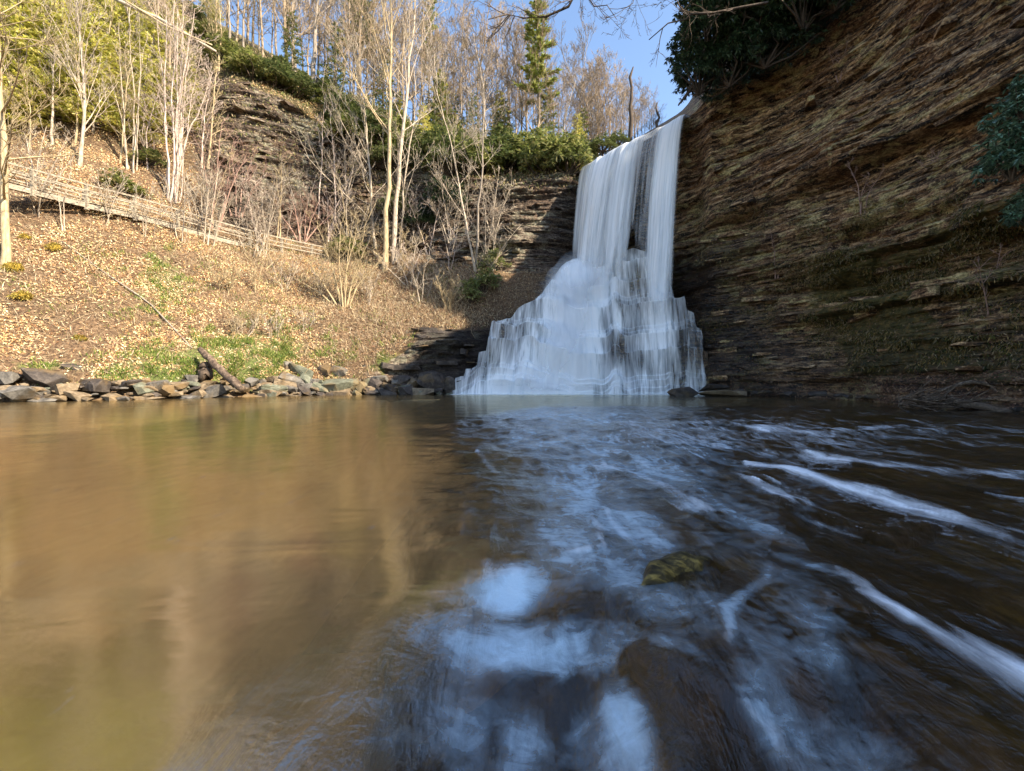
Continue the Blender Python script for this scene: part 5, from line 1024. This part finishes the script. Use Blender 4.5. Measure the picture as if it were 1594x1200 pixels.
# broken snags over the lip
for (px, y0, y1, lab, rp) in ((981, 228, 104, 'tall broken dead snag standing above the waterfall lip', 4), (1021, 215, 160, 'short broken snag nearest the right end of the lip', 3)):
    Y = 47; p0, p1 = W(px, y0 + 6, Y), W(px + 3, y1, Y); n = 9; t = np.linspace(0, 1, n)[:, None]; P = p0 + (p1 - p0) * t + np.array([.12, 0, 0]) * rs.randn(n, 1); R = np.linspace(rp, rp * .45, n) / F * Y * (1 + .12 * rs.randn(n)); R[-1] *= .5
    T = empty('dead_snag', p0, lab, 'dead tree'); V, Fc = tubes([(P, R, 7)], p0); obj('trunk', mesh('trunk', V, Fc), MAT['bark_dark'], T)
    st_ = []
    for k_ in range(7): pp = P[r.randrange(2, n - 1)]; st_.append((np.array([pp, pp + np.array([r.gauss(0, .3), r.gauss(0, .2), r.uniform(.05, .3)])]), np.array([.05, .015]), 4))
    V, Fc = tubes(st_, p0); obj('branch_stub', mesh('branch_stub', V, Fc), MAT['bark_grey'], T)
# conifers
YG = [(0.52, 0.52, 0.12), (0.68, 0.62, 0.20), (0.34, 0.36, 0.08), (0.72, 0.64, 0.28)]
GG = [(0.14, 0.19, 0.05), (0.22, 0.26, 0.07), (0.07, 0.10, 0.03), (0.30, 0.30, 0.10)]
pine = conifer_parts(1, 19, 3.4, [(0.30, 0.34, 0.09), (0.18, 0.23, 0.06), (0.42, 0.42, 0.14)], nb=64, b0=0.35, tuft=0.42, per=190, droop=0.03, rad=0.2)
hem = [conifer_parts(5 + i, 9, 3.0, YG, nb=90, b0=0.06, tuft=0.30, per=140, droop=-0.10, rad=0.1) for i in range(2)]
hemg = [conifer_parts(9 + i, 10, 3.0, GG, nb=80, b0=0.05, tuft=0.26, per=110, droop=-0.08, rad=0.12) for i in range(2)]
conifer('pine_tree', landpt(838, 47), pine, 'tall yellow green pine rising above the ridge wood', sc=1.05)
conifer('pine_tree', landpt(668, 54), pine, 'thin pine between the twin trees and the tall pine', rz=2, sc=(.7, .7, 1.1))
conifer('pine_tree', landpt(560, 56), pine, 'dark green pine behind the left twin trunk', rz=4, sc=(1.2, 1.2, 1.0))
for (px, py, Y, k, sc, lab) in ((30, 190, None, 0, 1.15, 'bushy yellow green hemlock at the upper left edge'), (150, 200, None, 1, 1.05, 'yellow green hemlock behind the pale forked tree'), (92, 140, None, 0, 1.2, 'high yellow green hemlock left of the forked tree crown'), (190, 130, None, 1, 1.1, 'yellow green hemlock under the long fallen trunk'),
                                (235, 170, None, 0, 1.0, 'yellow green hemlock between the two stem clumps'), (40, 80, None, 1, 1.3, 'topmost yellow green hemlock near the left corner'), (290, 200, None, 0, .8, 'small yellow green hemlock behind the big pinkish clump'), (170, 40, None, 0, 1.2, 'yellow green hemlock above the long fallen trunk'), (-60, 150, None, 1, 1.2, 'yellow green hemlock just beyond the left edge')):
    conifer('hemlock_tree', ground(px, py, tol=8), hem[k], lab, rz=px * .1, sc=sc)
for (px, Y, k, sc, lab) in ((525, 46, 0, 1.0, 'dense green hemlock behind the stout cliff edge tree'), (455, 47, 1, .8, 'short green hemlock left of the stout cliff edge tree'), (690, 47, 1, .9, 'round green hemlock on the ridge left of the tall pine'), (735, 46, 0, .75, 'green hemlock between the leaning tree top and the tall pine'), (905, 52, 1, .7, 'small green hemlock in the wood left of the snags'), (595, 48, 1, .95, 'green hemlock right behind the twin trunks')):
    conifer('hemlock_tree', landpt(px, Y), hemg[k], lab, rz=px * .1, sc=sc)
for i in range(19):
    px = r.uniform(-60, 340); py = r.uniform(20, 235) if px < 300 else r.uniform(20, 80); conifer('hemlock_tree', ground(px, py, tol=8), hem[i % 2], 'yellow green hemlock %s' % (['left of the pale forked tree', 'between the forked tree and pinkish clump', 'right of the big pinkish clump'][int(np.searchsorted([127, 268], px))] + (' high on the slope' if py < 120 else ' low on the slope')), 'young hemlocks of the upper left slope', rz=i, sc=r.uniform(.6, 1.2))
for i in range(12):
    conifer('hemlock_tree', landpt(r.uniform(470, 900), r.uniform(44, 54)), (hemg + hem)[i % 4], 'bushy evergreen standing among the bare trees of the ridge wood', 'evergreens of the ridge wood', rz=i, sc=r.uniform(.5, .95))
# ------------------------------------------------------------------ rhododendrons and other evergreen shrubs
RB = [bush_parts(21 + i, 1.9, 1.7, 1.5, 420, 0.33, RHODO) for i in range(3)]
RY = [bush_parts(31 + i, 1.9, 1.7, 1.4, 420, 0.33, RHODOY) for i in range(3)]
RS = [bush_parts(36 + i, 1.0, .9, .8, 90, 0.30, RHODOY[:3] + RHODO[:2]) for i in range(2)]
RD = [bush_parts(41 + i, 1.9, 1.8, 1.7, 760, 0.25, RHODOD) for i in range(2)]
BUSH = [(352, 96, RY, .95, 'pale green rhododendron on the left brink of the cliff'), (398, 118, RY, 1.0, 'pale green rhododendron right of the one on the left brink'), (432, 132, RB, 1.0, 'dark rhododendron left of the stout cliff edge tree'), (465, 145, RB, .9, 'dark rhododendron hugging the stout cliff edge tree'),
        (515, 158, RY, .9, 'yellowish rhododendron right of the stout cliff edge tree'), (545, 195, RB, 1.1, 'rhododendron on the ridge left of the twin trunks'), (588, 222, RB, 1.1, 'rhododendron behind the twin trunks'), (640, 240, RY, 1.0, 'yellowish rhododendron right of the twin trunks'),
        (668, 255, RB, 1.1, 'rhododendron behind the leaning pale tree'), (700, 262, RB, 1.1, 'rhododendron left of the upright grey tree'), (735, 262, RY, 1.15, 'sunlit rhododendron behind the upright grey tree'), (775, 262, RB, 1.2, 'dark rhododendron right of the upright grey tree'), (812, 258, RY, 1.2, 'bright rhododendron left of the sunlit brink'), (850, 262, RY, 1.25, 'bright yellow green rhododendron on the sunlit brink'), (885, 262, RY, 1.1, 'bright rhododendron nearest the left end of the waterfall lip'),
        (615, 330, RB, .8, 'green bush behind the lower twin trunks'), (690, 330, RD, .9, 'dark shrub in the gully below the ridge'), (655, 350, RD, .7, 'low dark shrub in the shaded gully'), (238, 252, RY, .6, 'light green rhododendron behind the stem clumps'), (192, 292, RY, .55, 'small rhododendron just behind the boardwalk railing'), (214, 300, RY, .42, 'smaller rhododendron touching the railing on its right'),
        (755, 445, RB, .62, 'deep green laurel on the slope left of the waterfall'), (772, 412, RB, .55, 'upper laurel above the deep green one'), (732, 462, RY, .5, 'olive shrub at the left foot of the laurels'), (540, 395, RY, .75, 'yellow green shrub behind the big fan shrub'), (300, 20, RB, .8, 'dark rhododendron above the long fallen trunk'), (330, 62, RY, .9, 'pale rhododendron at the end of the long fallen trunk')]
for i, (px, py, fam, sc, lab) in enumerate(BUSH):
    g = ground(px, py, tol=8); fam, sc = (RS, sc * 1.7) if sc < .7 else (fam, sc); lm, sm = fam[i % len(fam)]; bush('rhododendron', g, lm, sm, lab, rz=i * 1.3, sc=(sc * 1.25, sc * 1.25, sc * (1.45 if px > 500 and sc > .8 else 1.15)))
for i in range(20):
    px = r.uniform(500, 925); Y = r.uniform(42.5, 48); p = landpt(px, Y); lm, sm = (RY + RY + RB)[i % 8]; sc = r.uniform(.8, 1.5); bush('rhododendron', p, lm, sm, 'evergreen rhododendron along the crest %s' % ['left of the twin trees', 'right of the twin trees', 'behind the leaning and upright trees', 'near the waterfall lip'][int(np.searchsorted([600, 700, 820], px))], group='rhododendrons along the ridge crest', rz=i, sc=(sc,) * 3)
for (px, py, Y, sc, lab) in ((938, 236, 42, .6, 'low dark shrub on the lip behind the first water strands'), (962, 226, 43, .5, 'low green shrub at the foot of the tall snag')):
    lm, sm = RB[0]; bush('rhododendron', W(px, py, Y), lm, sm, lab, sc=(sc * 1.3, sc, sc))
# right cliff crown of rhododendron
big_rd = [bush_parts(51 + i, 2.2, 2.0, 2.6, 1000, 0.27, RHODOD, droop=0.7) for i in range(2)]
for i, (px, py, Y, sc, lab) in enumerate(((1088, 118, 27.0, .85, 'leafy rhododendron hanging out over the cliff edge against the sky'), (1100, 60, 26.5, 1.0, 'dark rhododendron above the overhanging one'), (1135, 105, 26.5, 1.0, 'rhododendron on the brink right of the overhanging one'), (1145, 40, 26.0, 1.1, 'tall rhododendron near the top of the picture above the cliff'), (1190, 75, 25.5, 1.05, 'rhododendron draping the brown cliff face'), (1195, 5, 25.0, 1.1, 'topmost rhododendron above the draping one'), (1250, 20, 24.2, 1.0, 'rhododendron on the cliff right of the draping one'), (1120, -10, 26.5, 1.1, 'rhododendron cut by the top edge over the sky gap'), (1300, -15, 23.5, 1.0, 'rightmost rhododendron on the cliff crest'))):
    lm, sm = big_rd[i % 2]; bush('rhododendron', W(px, py + 25, Y), lm, sm, lab, rz=i * 2.1, sc=(sc, sc, sc))
near = [bush_parts(61 + i, 0.75, 0.7, 0.85, 260, 0.17, [(0.09, 0.17, 0.10), (0.14, 0.24, 0.15), (0.05, 0.09, 0.05), (0.22, 0.32, 0.22)], droop=0.9) for i in range(2)]
for i, (px, py, Y, sc, lab) in enumerate(((1575, 250, 10.5, 1.0, 'near rhododendron with blue green leaves at the right edge'), (1600, 170, 10.3, .9, 'upper near rhododendron at the right edge'), (1612, 330, 10.2, .8, 'lower near rhododendron at the right edge'), (1640, 240, 10.0, 1.1, 'near rhododendron cut by the right edge'))):
    lm, sm = near[i % 2]; bush('rhododendron', W(px, py + 20, Y), lm, sm, lab, rz=i * 2, sc=(sc,) * 3)
T = log('dead_limb', [W(1056, 164, 27), W(1068, 148, 27), W(1080, 132, 27)], (0.06, 0.13), 'short dead limb poking out below the overhanging rhododendron', 'bark_dark', 'branch', 6)
# thin twigs and bare saplings on the right cliff
for (px, py, stems, lab) in ((1205, 430, [(0, -6, 360), (3, 8, 375)], 'thin bare sapling rooted low on the right cliff'), (1340, 330, [(0, -20, 250), (2, 14, 270), (3, 40, 262)], 'pale twiggy sapling on the big cliff ledge'), (1480, 230, [(0, -50, 262), (3, 30, 150), (2, 60, 120)], 'long straggling twigs across the upper right cliff'), (1530, 480, [(0, -10, 400), (2, 30, 380)], 'leaning root like sapling at the right edge cliff'), (1300, 120, [(0, 20, 60), (0, -14, 70)], 'small sapling high on the right cliff')):
    clump_px('bare_sapling', px, py, stems, 1.5, lab, 'bark_red', nb=7, blen=.25, depth=1, kids=3)
# branches hanging into the top of the picture
def hang(paths, label, Y, seed, nb):
    rr_ = random.Random(seed); out = []; p0 = W(*paths[0][0][0], Y)
    for pts, rad in paths:
        P = np.array([W(x, y, Y + rr_.gauss(0, .12)) for x, y in pts]); n = len(P); out.append((P, np.linspace(rad, rad * .35, n), 6))
        br = []
        for i in range(nb):
            k = rr_.randrange(0, n - 1); t = rr_.random(); pos = P[k] + (P[k + 1] - P[k]) * t; d = unit(unit(P[k + 1] - P[k]) + rdir(rr_) * .9 + np.array([0, 0, -.15])); branchy(rr_, pos, d, rr_.uniform(.5, 1.4), rad * .4, 2, br, .22, 0.0, 4, .006, .8, .55)
        out += [(a_, b_, c_) for a_, b_, c_, _ in br]
    T = empty('overhanging_branch', p0, label, 'branch'); V, Fc = tubes(out[:1] + [], p0); obj('limb', mesh('limb', V, Fc), MAT['bark_dark'], T); V, Fc = tubes(out[1:], p0); obj('twigs', mesh('twigs', V, Fc), MAT['bark_dark'], T)
hang([([(1195, 4), (1150, 12), (1110, 20), (1075, 22), (1068, 30), (1040, 36), (1010, 62)], .05), ([(1070, 24), (1058, 10), (1050, -8)], .03)], 'dark bare branch reaching left from the rhododendrons across the sky', 16, 5, 7)
hang([([(905, -30), (885, 10), (850, 26), (815, 28), (790, 22), (760, 30)], .05), ([(905, -20), (925, 10), (945, 8), (960, 30)], .025), ([(990, -20), (985, 5), (965, 18)], .02)], 'dark bare branch hanging into the top of the picture left of the sky gap', 15, 9, 7)
